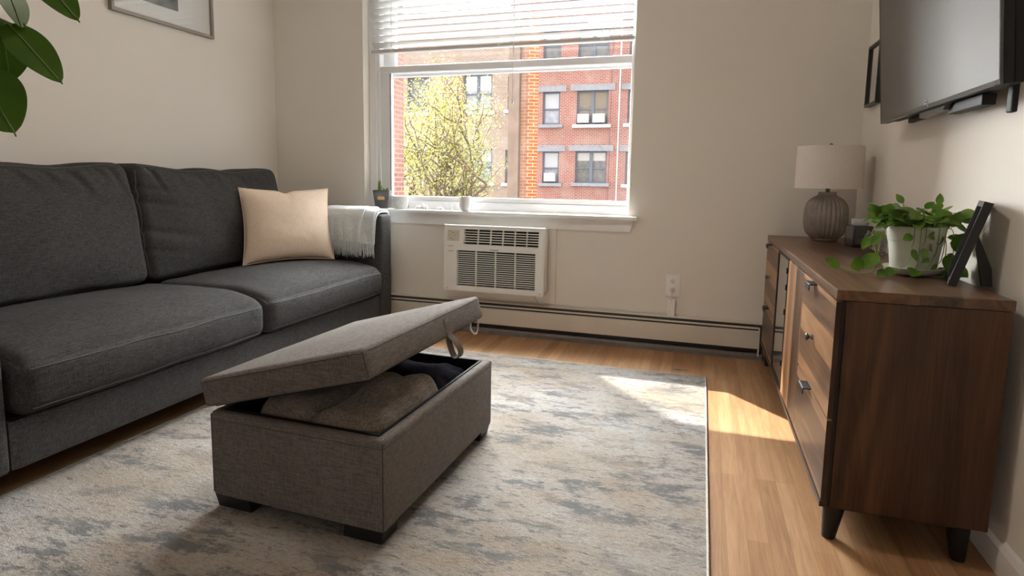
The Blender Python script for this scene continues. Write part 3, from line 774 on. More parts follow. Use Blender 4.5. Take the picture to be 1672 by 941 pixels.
tube(bm, spline([c0, c0+V(.002, -.004, -.022), c0.lerp(c1, .35)+V(.006, 0, -.046), c0.lerp(c1, .7)+V(.006, 0, -.044), c1+V(.002, .003, -.020), c1], 8), .0042, 8)
obj('cord_loop', bm, plain('pale_cord', (.62,.60,.57), .8), ld, local=True, smooth=60)
for y in (-hl+.12, hl-.12):
    bm = BM(); box(bm, -hw+.002, -hw+.03, y-.03, y+.03, L(OZ1)+.001, L(OZ1)+.006); tube(bm, [(-hw-.004, y-.03, L(OZ1)+.004), (-hw-.004, y+.03, L(OZ1)+.004)], .004, 8); obj('hinge', bm, BLKM, ot, local=True)

# blankets stored inside
RO = Matrix.Translation((-1.051, 1.732, RZ)) @ Matrix.Rotation(ORZ, 4, 'Z')
def heap(name, label, x0, x1, y0, y1, z1, mat, seed, amp, lumps):
    cz = (L(OZ0)+.035+z1)/2; h = (z1-L(OZ0)-.035)/2
    def post(o, u, v, w):
        k = max(0, w)
        if seed == 3:   # a deep fold running to the front edge and a soft ridge beside it
            dd = (u-.16)-.30*(v+.2)
            o.z -= k*.026*math.exp(-(dd/.13)**2)*max(0, min(1, (.55-v)*1.5)); o.z += k*.014*math.exp(-((dd-.32)/.20)**2)
            if v < -.75: o.z += k*.008*math.sin(u*21)*(-v-.75)*4
        o.z += k*sum(a*math.exp(-((u-uu)**2+(v-vv)**2)/s) for uu, vv, a, s in lumps)
        o.z += k*amp*noise.noise(V(o.x*9, o.y*9, seed))+k*amp*.5*noise.noise(V(o.x*24, o.y*20, seed+3))
        if w > .2: o += noise.noise_vector(V(o.x*13, o.y*13, o.z*13+seed))*amp*.4
        o.x = max(-hw+wt+.008, min(hw-wt-.008, o.x)); o.y = max(-hl+wt+.008, min(hl-wt-.008, o.y))
        return o
    f = softmap(((x0+x1)/2, (y0+y1)/2, cz), ((x1-x0)/2, (y1-y0)/2, h), min(.045, h*.8), (.004, .004, .012), .002, 9, seed, post, False)
    bm = BM(); gridbox(bm, lambda u, v, w: RO @ f(u, v, w), 40, 40, 14)
    o = obj(name, bm, mat, smooth=80); tag(o, label, 'blanket'); return o
heap('fleece_blanket', 'folded brown fleece blanket in front half of the open ottoman', -.175, .250, -.352, .045, L(.338), PLUSHB, 3, .017, [(.25, .1, .026, .25), (-.25, -.15, -.014, .06), (.75, .6, .006, .1), (.0, -.5, .006, .05), (.05, -.1, -.014, .02), (-.6, -.4, .012, .12)])
heap('fleece_blanket', 'folded black fleece blanket in far half of the open ottoman', -.20, .236, .062, .338, L(.292), PLUSHK, 8, .014, [(.4, .2, .014, .3), (.0, -.3, .008, .1)])

# ------------------------------------------------------------------ walnut sideboard
CX0, CX1, CY0, CY1, CZ0, CZT = .357, .750, 1.761, 3.562, .112, .725
cb = thing('sideboard', 'low walnut sideboard on black peg legs along the right wall', 'cabinet', (.55, 2.66, 0))
bm = BM(); box(bm, CX0-.001, CX1+.004, CY0-.003, CY1, .697, CZT, .0025); obj('top_board', bm, WAL_TOP, cb)
bm = BM(); box(bm, CX0+.022, CX1, CY0, CY1, CZ0, .695); obj('carcass', bm, WAL_END, cb)
bm = BM(); box(bm, CX0+.014, CX0+.024, CY0, CY1, CZ0, .695); obj('reveal', bm, BLKM, cb)
bm = BM(); box(bm, CX0-.003, CX0+.016, CY0-.001, CY1, CZ0-.002, CZ0+.014, .001); obj('plinth_strip', bm, WAL_D, cb)
def pull(parent, y, z, wid=.075):
    bm = BM(); prism(bm, [(CX0+.002, z+.001), (CX0-.021, z+.001), (CX0-.0235, z-.001), (CX0-.0235, z-.019), (CX0-.0205, z-.019), (CX0-.0205, z-.003), (CX0+.002, z-.003)], 'y', y-wid/2, y+wid/2); obj('handle', bm, BLKM, parent)
FZ0, FZ1, SP = CZ0+.017, .692, .362
def front(name, y0, y1, z0, z1, mat, th_=.018):
    bm = BM(); box(bm, CX0, CX0+th_-.002, y0, y1, z0, z1, .0012)
    bm.normal_update()
    for f in bm.faces:
        if abs(f.normal.y) > .8: f.material_index = 1      # dark end-grain edge
    return obj(name, bm, mat, cb, mats=[mat, WAL_D])
for nm, y0, y1, hy in (('n', CY0+.001, 2.300, 2.085), ('f', 3.060, CY1-.002, 3.36)):
    du = front('drawer', y0, y1, SP+.003, FZ1, WAL_H); pull(du, hy, FZ1-.001)
    dl = front('drawer', y0, y1, FZ0, SP-.003, WAL_H); pull(dl, hy-.02, SP-.002, .08)
    ky = 2.056 if nm == 'n' else 3.338
    bm = BM(); lathe(bm, [(.009, 0), (.009, .006), (.006, .010), (.012, .016), (.012, .020), (.008, .023)], 0, 0, 20); bm.transform(Matrix.Translation((CX0, ky, .521)) @ Matrix.Rotation(-PI/2, 4, 'Y')); obj('knob', bm, KNOB, du, smooth=40)
    bm = BM()
    for yy, zz in ((y0+.004, .155), (y0+.004, .63)): box(bm, CX0-.0015, CX0+.001, yy, yy+.002, zz, zz+.01)
dv = front('door', 2.304, 2.684, FZ0, FZ1, WAL_V)
for z in (.645, .575, .47, .25):
    bm = BM(); tube(bm, [(CX0-.004, 2.692, z-.012), (CX0-.004, 2.692, z+.012)], .004, 8); obj('hinge', bm, BLKM, dv)
bm = BM(); y0, y1 = 2.700, 3.054
box(bm, CX0, CX0+.016, y0, y0+.022, FZ0, FZ1); box(bm, CX0, CX0+.016, y1-.018, y1, FZ0, FZ1); box(bm, CX0, CX0+.016, y0, y1, FZ1-.008, FZ1); box(bm, CX0, CX0+.016, y0, y1, FZ0, FZ0+.012)
gd = obj('glass_door', bm, BLKM, cb)
bm = BM(); box(bm, CX0+.003, CX0+.008, y0+.020, y1-.016, FZ0+.010, FZ1-.006); obj('glass', bm, plain('smoked_mirror_glass', (.42,.40,.37), .05, metal=.85, var=.01), gd)
for x in (CX0+.045, CX1-.05):
    for y in (CY0+.045, CY1-.06):
        bm = BM(); lathe(bm, [(.0165, .0005), (.018, .004), (.0295, .104), (.030, CZ0)], x, y, 24); sx = .004 if x < .5 else -.004
        for v in bm.verts:
            v.co.x -= sx*(1-v.co.z/CZ0)*2.2
        obj('leg', bm, BLKM, cb, smooth=40)
bm = BM(); box(bm, CX0+.04, CX1-.03, CY0+.02, CY1-.03, CZ0-.012, CZ0+.002); obj('underframe', bm, BLKM, cb)

# table lamp
lx, ly = .597, 3.345
lp = thing('table_lamp', 'ribbed taupe ceramic table lamp with linen drum shade on sideboard', 'lamp', (lx, ly, CZT))
N = 36
def flute(a, z, r): return 1+.040*math.cos(a*28)*min(1, max(0, (z-CZT-.012)/.02))*min(1, max(0, (CZT+.235-z)/.025))
bprof = [(.052, .001), (.058, .004), (.060, .012), (.072, .022), (.088, .045), (.0965, .08), (.0985, .115), (.0975, .15), (.092, .178), (.080, .200), (.062, .217), (.046, .226), (.041, .231), (.0405, .243), (.036, .245)]
bm = BM(); lathe(bm, [(r, CZT+z) for r, z in [(a.x, a.y) for a in spline([V(r, z, 0) for r, z in bprof], 4)]], lx, ly, 240, flute); obj('base', bm, LAMPB, lp, smooth=60)
bm = BM(); lathe(bm, [(.010, CZT+.244), (.010, CZT+.262), (.006, CZT+.264), (.006, CZT+.46), (.013, CZT+.462), (.013, CZT+.468), (.008, CZT+.474), (.009, CZT+.482), (.003, CZT+.486)], lx, ly, 16); obj('stem', bm, plain('bronze', (.13,.105,.085), .35, metal=.7), lp, smooth=40)
z0, z1, r0, r1 = CZT+.262, CZT+.470, .153, .150
bm = BM(); lathe(bm, [(r0-.003, z0), (r0, z0), (r0-.0005, z0+.006), (r1+.0005, z1-.006), (r1, z1), (r1-.003, z1)], lx, ly, 96, cap=False)
rings = lathe(bm, [(r1-.003, z1), (r0-.003, z0)], lx, ly, 96, cap=False)
obj('shade', bm, SHADE, lp, smooth=50)
bm = BM()
for k in range(3):
    a = 2*PI*k/3+.4; tube(bm, [(lx+.005*math.cos(a), ly+.005*math.sin(a), z1-.005), (lx+(r1-.003)*math.cos(a), ly+(r1-.003)*math.sin(a), z1-.005)], .002, 6)
obj('shade_spider', bm, BLKM, lp)

# black square candle jar, clear jar
cj = thing('candle_jar', 'square black glass candle jar behind the pothos on sideboard', 'candle', (.690, 3.065, CZT), .22)
a = .044
bm = BM(); gridbox(bm, softmap((0, 0, .050), (a, a, .0495), .006), 8, 8, 8); obj('jar', bm, CANDLE, cj, local=True, smooth=50)
bm = BM(); lathe(bm, [(.034, .0996), (.036, .102), (.036, .124), (.034, .128), (.020, .129)], 0, 0, 40); obj('lid', bm, FROST, cj, local=True, smooth=40, label='pale glass lid')
bm = BM(); box(bm, -.026, .020, -a-.0006, -a+.0002, .022, .058); obj('paper_label', bm, plain('dim_label', (.05,.055,.06), .5, var=.3, vscale=80), cj, local=True)
gj = thing('glass_jar', 'small clear glass jar of dried petals beside black candle', 'jar', (.668, 2.70, CZT))
bm = BM(); lathe(bm, [(.028, .001), (.036, .003), (.042, .02), (.043, .06), (.038, .082), (.031, .090), (.031, .100)], .0, .0, 40, cap=False); rings = lathe(bm, [(.0295, .100), (.0295, .09), (.0365, .081), (.0415, .06), (.0405, .02), (.034, .0045), (.0005, .0042)], 0, 0, 40, cap=False); obj('vessel', bm, JGLASS, gj, local=True, smooth=50)
bm = BM(); rnd = random.Random(5)
for i in range(46):
    r = .030*math.sqrt(rnd.random()); t = rnd.random()*2*PI; z = .010+.038*rnd.random()
    leaf(bm, (r*math.cos(t), r*math.sin(t), z), (r*math.cos(t)+rnd.uniform(-.012,.012), r*math.sin(t)+rnd.uniform(-.012,.012), z+rnd.uniform(0,.012)), (rnd.uniform(-1,1), rnd.uniform(-1,1), .6), .011, 'oval', nu=4, nv=2)
obj('dried_petals', bm, WAX, gj, local=True, smooth=60)

# pothos
px_, py_ = .645, 2.165
pt = thing('potted_pothos', 'trailing green pothos in a pale green pot on the sideboard', 'plant', (px_, py_, CZT))
bm = BM(); lathe(bm, [(.050, .0012), (.058, .003), (.073, .010), (.0815, .022), (.084, .026), (.081, .027), (.076, .022), (.060, .012), (.02, .010)], 0, 0, 72); obj('saucer', bm, SAUC, pt, local=True, smooth=50)
bm = BM(); lathe(bm, [(.040, .0125), (.058, .0125), (.062, .016), (.0660, .05), (.0710, .09), (.0735, .107), (.0752, .108), (.0775, .124), (.0808, .150), (.0805, .154), (.0770, .155), (.0745, .150), (.0700, .110), (.067, .108)], 0, 0, 96); obj('pot', bm, POTG, pt, local=True, smooth=50)
bm = BM(); lathe(bm, [(.001, .134), (.045, .137), (.0725, .134), (.0725, .120)], 0, 0, 40, cap=False); obj('soil', bm, SOIL, pt, local=True, smooth=80)
rnd = random.Random(11)
stems = BM(); lv = BM()
def lf(p, d, up, w, L_, shape='heart', droop=.12):
    p = Vector(p); d = Vector(d).normalized()
    leaf(lv, p, p+d*L_, up, w, shape, .22, droop)
VW = V(-.22, -.95, .2)   # broadly the open side of the room
# upright and arching shoots filling the crown
for i in range(88):
    a = rnd.random()*2*PI; r = .058*math.sqrt(rnd.random()); rr = rnd.uniform(.03, .095); h = rnd.uniform(.015, .075)*(1.15-.5*rr/.095)
    if math.cos(a) > .1 and math.sin(a) < -.2: rr *= .35
    b = V(r*math.cos(a), r*math.sin(a), .132); e = V((r+rr)*math.cos(a)*.82, (r+rr)*math.sin(a)*.82, .148+h)
    m = b.lerp(e, .55)+V(0, 0, .028)
    tube(stems, spline([b, m, e], 5), .0013, 5)
    d = V(math.cos(a)+rnd.uniform(-.8,.8), math.sin(a)+rnd.uniform(-.8,.8), rnd.uniform(-.55,.35))
    lf(e, d, (VW+V(rnd.uniform(-.7,.7), rnd.uniform(-.5,.5), .75+rnd.uniform(-.3,.8))), rnd.uniform(.028,.044), rnd.uniform(.036,.054))
# tall tip leaves
for e, d in (((-.045, -.01, .225), (-.35, 0, .5)), ((.055, 0, .222), (.02, 0, 1)), ((-.125, -.03, .178), (-.6, -.1, .75)), ((.02, .01, .21), (.5, .1, .4)), ((-.09, .0, .205), (-.9, .1, -.1))):
    e = Vector(e); tube(stems, spline([(e.x*.4, e.y*.4, .132), (e.x*.75, e.y*.8, .18 if e.z > .2 else .165), e], 6), .0013, 5)
    lf(e, d, (-.1, -1, .5), .022, .036, 'pointed')
# trailing vines: left over the edge of the pot down to the board, right behind the frame, front over the pot
def vine(P, leaves):
    P = spline(P, 8); tube(stems, P, .0014, 5)
    for t, d, up, w, L_ in leaves:
        p = P[int(t*(len(P)-1))]; q = p+Vector(d).normalized()*.012; tube(stems, [p, q], .001, 5); lf(q, d, up, w, L_)
vine([(-.05,-.02,.137), (-.085,-.05,.158), (-.115,-.075,.12), (-.122,-.085,.05), (-.135,-.09,.012), (-.175,-.06,.006), (-.205,-.02,.010)],
     [(.28, (-.5,-.2,-.6), (-.3,-1,.3), .032, .045), (.45, (-.6,-.3,-.9), (-.3,-1,.2), .040, .052), (.62, (.8,-.2,-.5), (-.1,-1,.3), .03, .035), (.80, (-.2,-.2,1), (-.2,-1,.1), .042, .040), (1.0, (-.8,-.3,.55), (-.2,-1,.6), .030, .052)])
vine([(-.06,.0,.137), (-.10,-.01,.165), (-.128,-.03,.13), (-.118,-.05,.07), (-.10,-.07,.03)], [(.55, (-.5,-.2,-.8), (-.4,-1,.1), .03, .042), (.8, (-.8,-.4,-.4), (-.2,-1,.4), .034, .045), (1.0, (.4,-.3,-.3), (-.1,-1,.5), .026, .030)])
vine([(.05,-.02,.137), (.088,-.01,.150), (.103,.0,.12), (.105,.0,.06), (.10,-.01,.02), (.125,.02,.008)],
     [(.2, (.3,-.2,.9), (-.1,-1,.1), .036, .046), (.36, (.7,-.2,-.75), (-.2,-1,.15), .062, .070), (.55, (-.2,-.3,-.9), (-.1,-1,.2), .048, .052), (.70, (.6,-.2,-.7), (.0,-1,.2), .05, .055), (.85, (-.6,-.3,-.2), (-.1,-1,.3), .05, .052), (1., (.6,0,-.02), (.2,-.6,1), .04, .05)])
vine([(.04,.05,.137), (.09,.08,.15), (.120,.11,.10), (.127,.125,.05), (.125,.13,.03)], [(.45, (.8,-.2,.1), (-.1,-1,.3), .02, .05), (.7, (.9,-.2,-.4), (0,-1,.3), .024, .05), (1., (.5,-.2,-.5), (0,-1,.5), .028, .045)])
for k, (x, drop, ls) in enumerate(((-.028, .055, ((.55, (-.6,-.4,-.2), .026, .03), (1., (.3,-.3,-.9), .018, .034))), (.0, .05, ((.6, (.6,-.4,.25), .024, .034), (1., (.2,-.3,-.9), .02, .03))), (.036, .085, ((.35, (-.5,-.4,.5), .02, .024), (.62, (-.4,-.4,-.6), .018, .028), (1., (-.7,-.3,-.3), .014, .03))), (.058, .10, ((.5, (-.4,-.3,-.8), .014, .03), (1., (-.5,-.3,-.7), .014, .028))), (-.012, .118, ((1., (-.25,-.5,-.25), .040, .036),)))):
    y = -math.sqrt(max(0, .083**2-x*x)); t = .8
    vine([(x*.7, y*.7, .138), (x, y-.002, .160), (x*1.02, y*1.03-.003, .135), (x*.98, y*.98-.003, .15-drop*.8), (x*.96-.004, y*.95-.004, .15-drop)], [(t_, d, (-.15,-1,.25), w_, L_) for t_, d, w_, L_ in ls])
for x0, x1 in ((-.03, -.062), (.005, -.015), (.03, .005)):   # thin runners reaching the saucer
    tube(stems, spline([(x0, -.078, .075), (x0*.8+x1*.2, -.079, .05), (x1, -.088, .024), (x1-.012, -.092, .012)], 6), .0012, 5)
    leaf(lv, (x1, -.0885, .024), (x1-.018, -.093, .008), (0, -1, .3), .006, 'pointed', nu=5, nv=2)
for b_m in (stems, lv):
    for v in b_m.verts:
        v.co.z = max(v.co.z, .0015); v.co.x = min(v.co.x, .146)
        if v.co.x > .02 and v.co.y < -.055 and b_m is lv: v.co.y = -.055-(v.co.y+.055)*-.12   # leaves lie back against the frame
obj('vine', stems, VINE, pt, local=True, smooth=80); obj('foliage', lv, POTH, pt, local=True, smooth=80)

# easel-back photo frame, seen almost edge-on
ef = thing('photo_frame', 'black easel-back photo frame standing at the sideboard end', 'photo frame', (.70, 2.0, CZT))
lean = math.atan2(.062, .232); FH, FW, FT = .243, .150, .021
ME = Matrix.Translation((.6715, 1.955, CZT+.0055)) @ Matrix.Rotation(math.radians(-15.5), 4, 'Z') @ Matrix.Rotation(lean, 4, 'Y')
bm = BM(); bz = .016
for (y0, y1, z0, z1) in ((0, bz, 0, FH), (FW-bz, FW, 0, FH), (bz, FW-bz, 0, bz), (bz, FW-bz, FH-bz, FH)): box(bm, 0, FT, y0, y1, z0, z1, M=ME)
obj('frame', bm, FRB, ef)
bm = BM(); box(bm, .010, .014, bz, FW-bz, bz, FH-bz, M=ME); obj('picture', bm, plain('pale_print', (.62,.64,.58), .5, var=.25, vscale=18), ef)
bm = BM(); box(bm, .0055, .0075, bz, FW-bz, bz, FH-bz, M=ME); obj('glass', bm, PGLASS, ef)
bm = BM(); h0 = ME @ V(FT, FW*.35, FH*.58); x2 = XR-.012
def sl(y, t, w_): 
    p = V(h0.x, y, h0.z).lerp(V(x2, y, CZT+.001), t); return p
vs = [(h0.x, h0.z+.006), (x2-.006, CZT+.052), (x2, CZT+.0015), (x2-.024, CZT+.0015), (h0.x-.003, h0.z-.030)]
prism(bm, vs, 'y', 1.972, 1.980); obj('easel_leg', bm, FRB, ef)

# ------------------------------------------------------------------ television on the right wall
tv = thing('television', 'large flat black television mounted on the right wall', 'television', (XR, 2.37, 1.26))
TI = math.radians(5.0)
MT = Matrix.Translation((.700, 0, 1.262)) @ Matrix.Rotation(-TI, 4, 'Y')
ty0, ty1, TVH = 1.838, 2.905, .625
bm = BM(); box(bm, .006, .030, ty0, ty1, 0, TVH, .003, M=MT); box(bm, .030, .058, ty0+.002, ty1-.06, .0, TVH-.05, .006, M=MT); tb = obj('housing', bm, TVB, tv, smooth=30)
bm = BM(); box(bm, .0, .0058, ty0+.006, ty1-.006, .014, TVH-.008, M=MT); obj('screen', bm, TVS, tv)
bm = BM(); box(bm, -.0012, .006, ty0, ty1, .0, .013, M=MT); box(bm, -.0012, .006, ty0, ty0+.0055, .013, TVH, M=MT); box(bm, -.0012, .006, ty1-.0055, ty1, .013, TVH, M=MT); box(bm, -.0012, .006, ty0, ty1, TVH-.0075, TVH, M=MT); obj('bezel', bm, TVG, tv)
bm = BM(); yl = 2.365
box(bm, -.0026, -.001, yl-.011, yl+.011, .016, .0185, M=MT); box(bm, -.0026, -.001, yl-.011, yl+.011, .026, .0285, M=MT); box(bm, -.0026, -.001, yl+.0085, yl+.011, .0185, .026, M=MT); box(bm, -.0026, -.001, yl-.011, yl-.0085, .0185, .026, M=MT); box(bm, -.0024, -.001, yl-.020, yl-.016, .007, .011, M=MT); obj('logo', bm, LOGO, tv)
bm = BM(); prism(bm, [(2.470, 1.266), (2.470, 1.243), (2.430, 1.236), (2.335, 1.240), (2.252, 1.246), (2.225, 1.267)], 'x', .712, .728); obj('receiver_bar', bm, TVG, tv)
bm = BM(); box(bm, .730, .765, 2.02, 2.26, 1.232, 1.264, .003); obj('speaker_box', bm, TVB, tv)
bm = BM(); box(bm, .742, .762, 2.52, 2.70, 1.246, 1.264, .003); obj('speaker_box', bm, TVB, tv)
bm = BM(); box(bm, .752, XR-.0005, 2.10, 2.66, 1.34, 1.78, .004); obj('wall_bracket', bm, BLKM, tv)
bm = BM(); box(bm, .752, .768, 1.900, 1.930, 1.199, 1.29, .004); obj('hanging_plug', bm, TVB, tv)

# ------------------------------------------------------------------ pictures
pr_ = thing('picture_frame', 'small black picture frame on right wall behind the television', 'picture frame', (XR, 3.42, 1.40))
y0, y1, z0, z1, D = 3.316, 3.524, 1.401, 1.700, .030
bm = BM(); t = .012
for (a, b, c, d) in ((y0, y0+t, z0, z1), (y1-t, y1, z0, z1), (y0+t, y1-t, z0, z0+t), (y0+t, y1-t, z1-t, z1)): box(bm, XR-D, XR-.0005, a, b, c, d)
obj('frame', bm, FRB, pr_)
bm = BM(); box(bm, XR-.014, XR-.001, y0+t, y1-t, z0+t, z1-t); obj('mat_board', bm, MATB, pr_)
bm = BM(); box(bm, XR-.0155, XR-.0138, y0+.055, y1-.055, z0+.075, z1-.070); obj('print', bm, plain('grey_print_art', (.42,.40,.37), .7, var=.35, vscale=14), pr_)
bm = BM(); box(bm, XR-.020, XR-.018, y0+t, y1-t, z0+t, z1-t); obj('glass', bm, PGLASS, pr_)
pq = thing('picture_frame', 'bronze framed landscape picture with wide white mat above sofa', 'picture frame', (XL, 2.75, 1.84))
y0, y1, z0, z1, D, t = 2.402, 3.082, 1.842, 2.342, .026, .018
bm = BM()
for (a, b, c, d) in ((y0, y0+t, z0, z1), (y1-t, y1, z0, z1), (y0+t, y1-t, z0, z0+t), (y0+t, y1-t, z1-t, z1)): box(bm, XL+.0005, XL+D, a, b, c, d, .0015)
obj('frame', bm, FRG, pq)
bm = BM(); box(bm, XL+.001, XL+.012, y0+t, y1-t, z0+t, z1-t); obj('mat_board', bm, MATB, pq)
bm = BM(); box(bm, XL+.0118, XL+.0132, y0+.115, y1-.252, z0+.10, z1-.10); obj('print', bm, plain('landscape_print', (.16,.17,.15), .6, var=.6, vscale=11), pq)
bm = BM(); box(bm, XL+.017, XL+.019, y0+t, y1-t, z0+t, z1-t); obj('glass', bm, PGLASS, pq)

# ------------------------------------------------------------------ things on the sill
SZ = .797
sp_ = thing('potted_succulent', 'small succulent in a dark tapered pot on the window sill', 'plant', (-2.098, 3.652, SZ), .3)
bm = BM(); 
rings = []
for (r, z) in ((.040, .0008), (.043, .004), (.0565, .118), (.0575, .124), (.0545, .124), (.0525, .110)):
    rings.append([bm.verts.new(p) for p in ringpts(r, r, z, .010, 4)])
for a_, b_2 in zip(rings, rings[1:]):
    q = len(a_)
    for i in range(q): bm.faces.new((a_[i], a_[(i+1) % q], b_2[(i+1) % q], b_2[i]))
bm.faces.new(rings[0][::-1]); bm.faces.new(rings[-1]); obj('pot', bm, DKPOT, sp_, local=True, smooth=40)
bm = BM(); prism(bm, [(-.024, .064), (-.020, .060), (.020, .060), (.024, .064), (.024, .078), (.020, .082), (-.020, .082), (-.024, .078)], 'y', -.0535, -.046); obj('gold_label', bm, GOLD, sp_, local=True)
bm = BM(); rnd = random.Random(3)
for i in range(16):
    a = 2*PI*i/16; r = rnd.uniform(.012, .03); leaf(bm, (.022+.2*r*math.cos(a), .2*r*math.sin(a), .112), (.022+r*math.cos(a)*.85, r*math.sin(a)*.8, .132+rnd.uniform(0, .012)), (0,0,1), .011, 'pointed', th=.003, nu=5, nv=2)
for i in range(9):
    a = 2*PI*i/9; leaf(bm, (-.02+.005*math.cos(a), .005*math.sin(a), .110), (-.02+rnd.uniform(.008,.02)*math.cos(a), rnd.uniform(.008,.02)*math.sin(a), .150+rnd.uniform(0,.045)), (math.cos(a), math.sin(a), .3), .010, 'pointed', th=.003, nu=6, nv=2)
obj('succulent_rosette', bm, SUCC, sp_, local=True, smooth=60)
def cup(name, label, cat, x, y, h, r0, r1, r2, mat, lip=.004):
    bm = BM(); lathe(bm, [(r0*.8, .0006), (r0, .003), (r1, h*.35), (r2, h*.85), (r2*.985, h), (r2*.985-lip, h), (r2-lip-.001, h*.82), (r1-lip, h*.3), (r0*.7, h*.12)], 0, 0, 48); o = obj(name, bm, mat, smooth=50); o.location = (x, y, SZ); tag(o, label, cat); return o
cup('ceramic_planter', 'small speckled white planter beside the dark succulent pot', 'pot', -1.968, 3.672, .084, .042, .050, .0515, CONC)
cup('ceramic_cup', 'tall rounded white ceramic cup alone on the sill', 'cup', -1.478, 3.640, .096, .028, .041, .0375, PAPER)
def fig(parts, label, x, y, name='sill_figurine', cat='figurine'):
    bm = BM()
    for (dx, dy, dz, r, sz) in parts:
        rr = bmesh.ops.create_uvsphere(bm, u_segments=14, v_segments=8, radius=r)
        for v in rr['verts']: v.co = V(v.co.x+dx, v.co.y+dy, v.co.z*sz+dz)
    o = obj(name, bm, PAPER, smooth=80); o.location = (x, y, SZ); tag(o, label, cat)
fig([(-.030, 0, .012, .012, .95), (-.012, 0, .014, .014, .95), (.012, 0, .017, .017, .95), (.008, -.004, .034, .010, 1), (.034, 0, .012, .012, .95), (.036, 0, .026, .007, 1), (-.046, 0, .006, .006, .9), (-.038, 0, .022, .008, .5)], 'largest white figurine cluster lying on the window sill', -1.805, 3.66)
fig([(-.014, 0, .009, .010, .88), (.004, 0, .0105, .012, .85), (.018, 0, .009, .010, .88), (.0, 0, .020, .006, 1)], 'low white figurine at middle of the window sill', -1.672, 3.66)
bm = BM(); lathe(bm, [(.0075, .0006), (.0075, .004), (.003, .007), (.003, .030), (.006, .034), (.005, .040), (.002, .043)], 0, 0, 16); o = obj('sill_figurine', bm, PAPER, smooth=50); o.location = (-1.582, 3.655, SZ); tag(o, 'tiny upright white peg figurine left of the tall cup', 'figurine')

# ------------------------------------------------------------------ broad-leaved plant close to the camera
fp = thing('rubber_plant', 'broad green leaves of tall plant entering top left corner', 'plant', (-1.42, .52, RZ))
bm = BM(); lathe(bm, [(.09, .0008), (.10, .004), (.125, .19), (.130, .22), (.118, .22), (.112, .19)], 0, 0, 48); obj('pot', bm, DKPOT, fp, local=True, smooth=40)
bm = BM(); lathe(bm, [(.002, .186), (.113, .186), (.113, .17)], 0, 0, 30, cap=False); obj('soil', bm, SOIL, fp, local=True)
bm = BM(); tube(bm, spline([(0, 0, .17), (.01, 0, .5), (-.01, .02, .9), (.10, .09, 1.15), (.19, .15, 1.27), (.25, .18, 1.42)], 8), .008, 10)
obj('stem', bm, BARK, fp, local=True, smooth=60)
def cpt(u, v, f): # a place seen at picture position (u,v), f metres in front of the camera
    q = (u-836)/972.322; r = (v-410.857)/972.322
    rt, up, fw = V(.95255,.30394,.01630), V(-.05131,.10755,.99288), V(-.30002,.94660,-.11804)
    return V(0,0,1)+(fw+rt*q-up*r)*f
tocam = V(1.05, -.70, -.15)
for (b, t, wd, shp, dr, fx) in (((14, 38, .96), (98, 130, .93), .062, 'oval', .04, (.1,.1,.3)), ((-42, 112, .95), (23, 215, .93), .098, 'oval', .02, (0,0,0)), ((2, 36, .97), (18, 132, .99), .074, 'oval', .03, (.0,.2,0)),
                                ((52, -58, .96), (126, 29, .95), .058, 'oval', .05, (.2,0,.3)), ((6, -30, .97), (40, 40, .955), .050, 'oval', .10, (.9,.6,.2)), ((-60, -20, .97), (-25, 60, .96), .07, 'oval', .05, (0,0,0)), ((30, -80, .98), (-40, -140, .98), .07, 'oval', .05, (0,0,.4))):
    B0, T0 = cpt(*b), cpt(*t)
    bm = BM(); leaf(bm, B0, T0, tocam+Vector(fx), wd, shp, .10, dr, .0009, 18, 8)
    d = (T0-B0).normalized(); tube(bm, [T0-d*.002-tocam.normalized()*dr*(T0-B0).length*.0, T0+d*.006+V(0,0,-.003)], .0012, 6)
    lfo = obj('leaf', bm, FICUS, fp, smooth=70)
    n_ = tocam.normalized(); s_ = d.cross(tocam+Vector(fx)).normalized(); nn_ = s_.cross(d)
    Lf = (T0-B0).length; bm = BM()
    P = [B0+d*(Lf*i/12)+nn_*(-.10*wd/2*(max(0, math.sin(PI*(i/12)**.85))**.62*(1-.18*i/12))*.7-dr*Lf*(i/12)**2+.0008) for i in range(13)]
    tube(bm, P, .0011, 6); obj('midrib', bm, RIB, lfo, smooth=60)
    stem_at = V(-1.42+.175, .52+.14, RZ+1.25) if B0.z < 1.27 else V(-1.42+.227, .52+.17, RZ+1.36)
    bm = BM(); tube(bm, spline([stem_at, stem_at.lerp(B0, .5)+V(0,0,.02), B0, B0+d*.004], 6), .0024, 8); obj('leaf_stalk', bm, RIB, lfo, smooth=60)

# ------------------------------------------------------------------ outside
GZ = -8.0
bm = BM(); box(bm, -60, 40, YB+.3, 70, GZ-.3, GZ); obj('ground_outside', bm, ASPH, kind='structure')
def facade(name, label, x0, x1, y, z1, mat, holes, back=9.0):
    t = thing(name, label, 'building', ((x0+x1)/2, y+back/2, GZ))
    bm = BM()
    xs = sorted({x0, x1, *[h[0] for h in holes], *[h[1] for h in holes]}); zs = sorted({GZ, z1, *[h[2] for h in holes], *[h[3] for h in holes]})
    for i in range(len(xs)-1):
        for j in range(len(zs)-1):
            cx_, cz_ = (xs[i]+xs[i+1])/2, (zs[j]+zs[j+1])/2
            if any(h[0] < cx_ < h[1] and h[2] < cz_ < h[3] for h in holes): continue
            box(bm, xs[i], xs[i+1], y, y+.35, zs[j], zs[j+1])
    box(bm, x0, x1, y+.36, y+back, GZ, z1)
    obj('brick_wall', bm, mat, t)
    bm = BM(); box(bm, x0-.08, x1+.08, y-.12, y+.40, z1, z1+.18); obj('coping', bm, STONE, t)
    return t
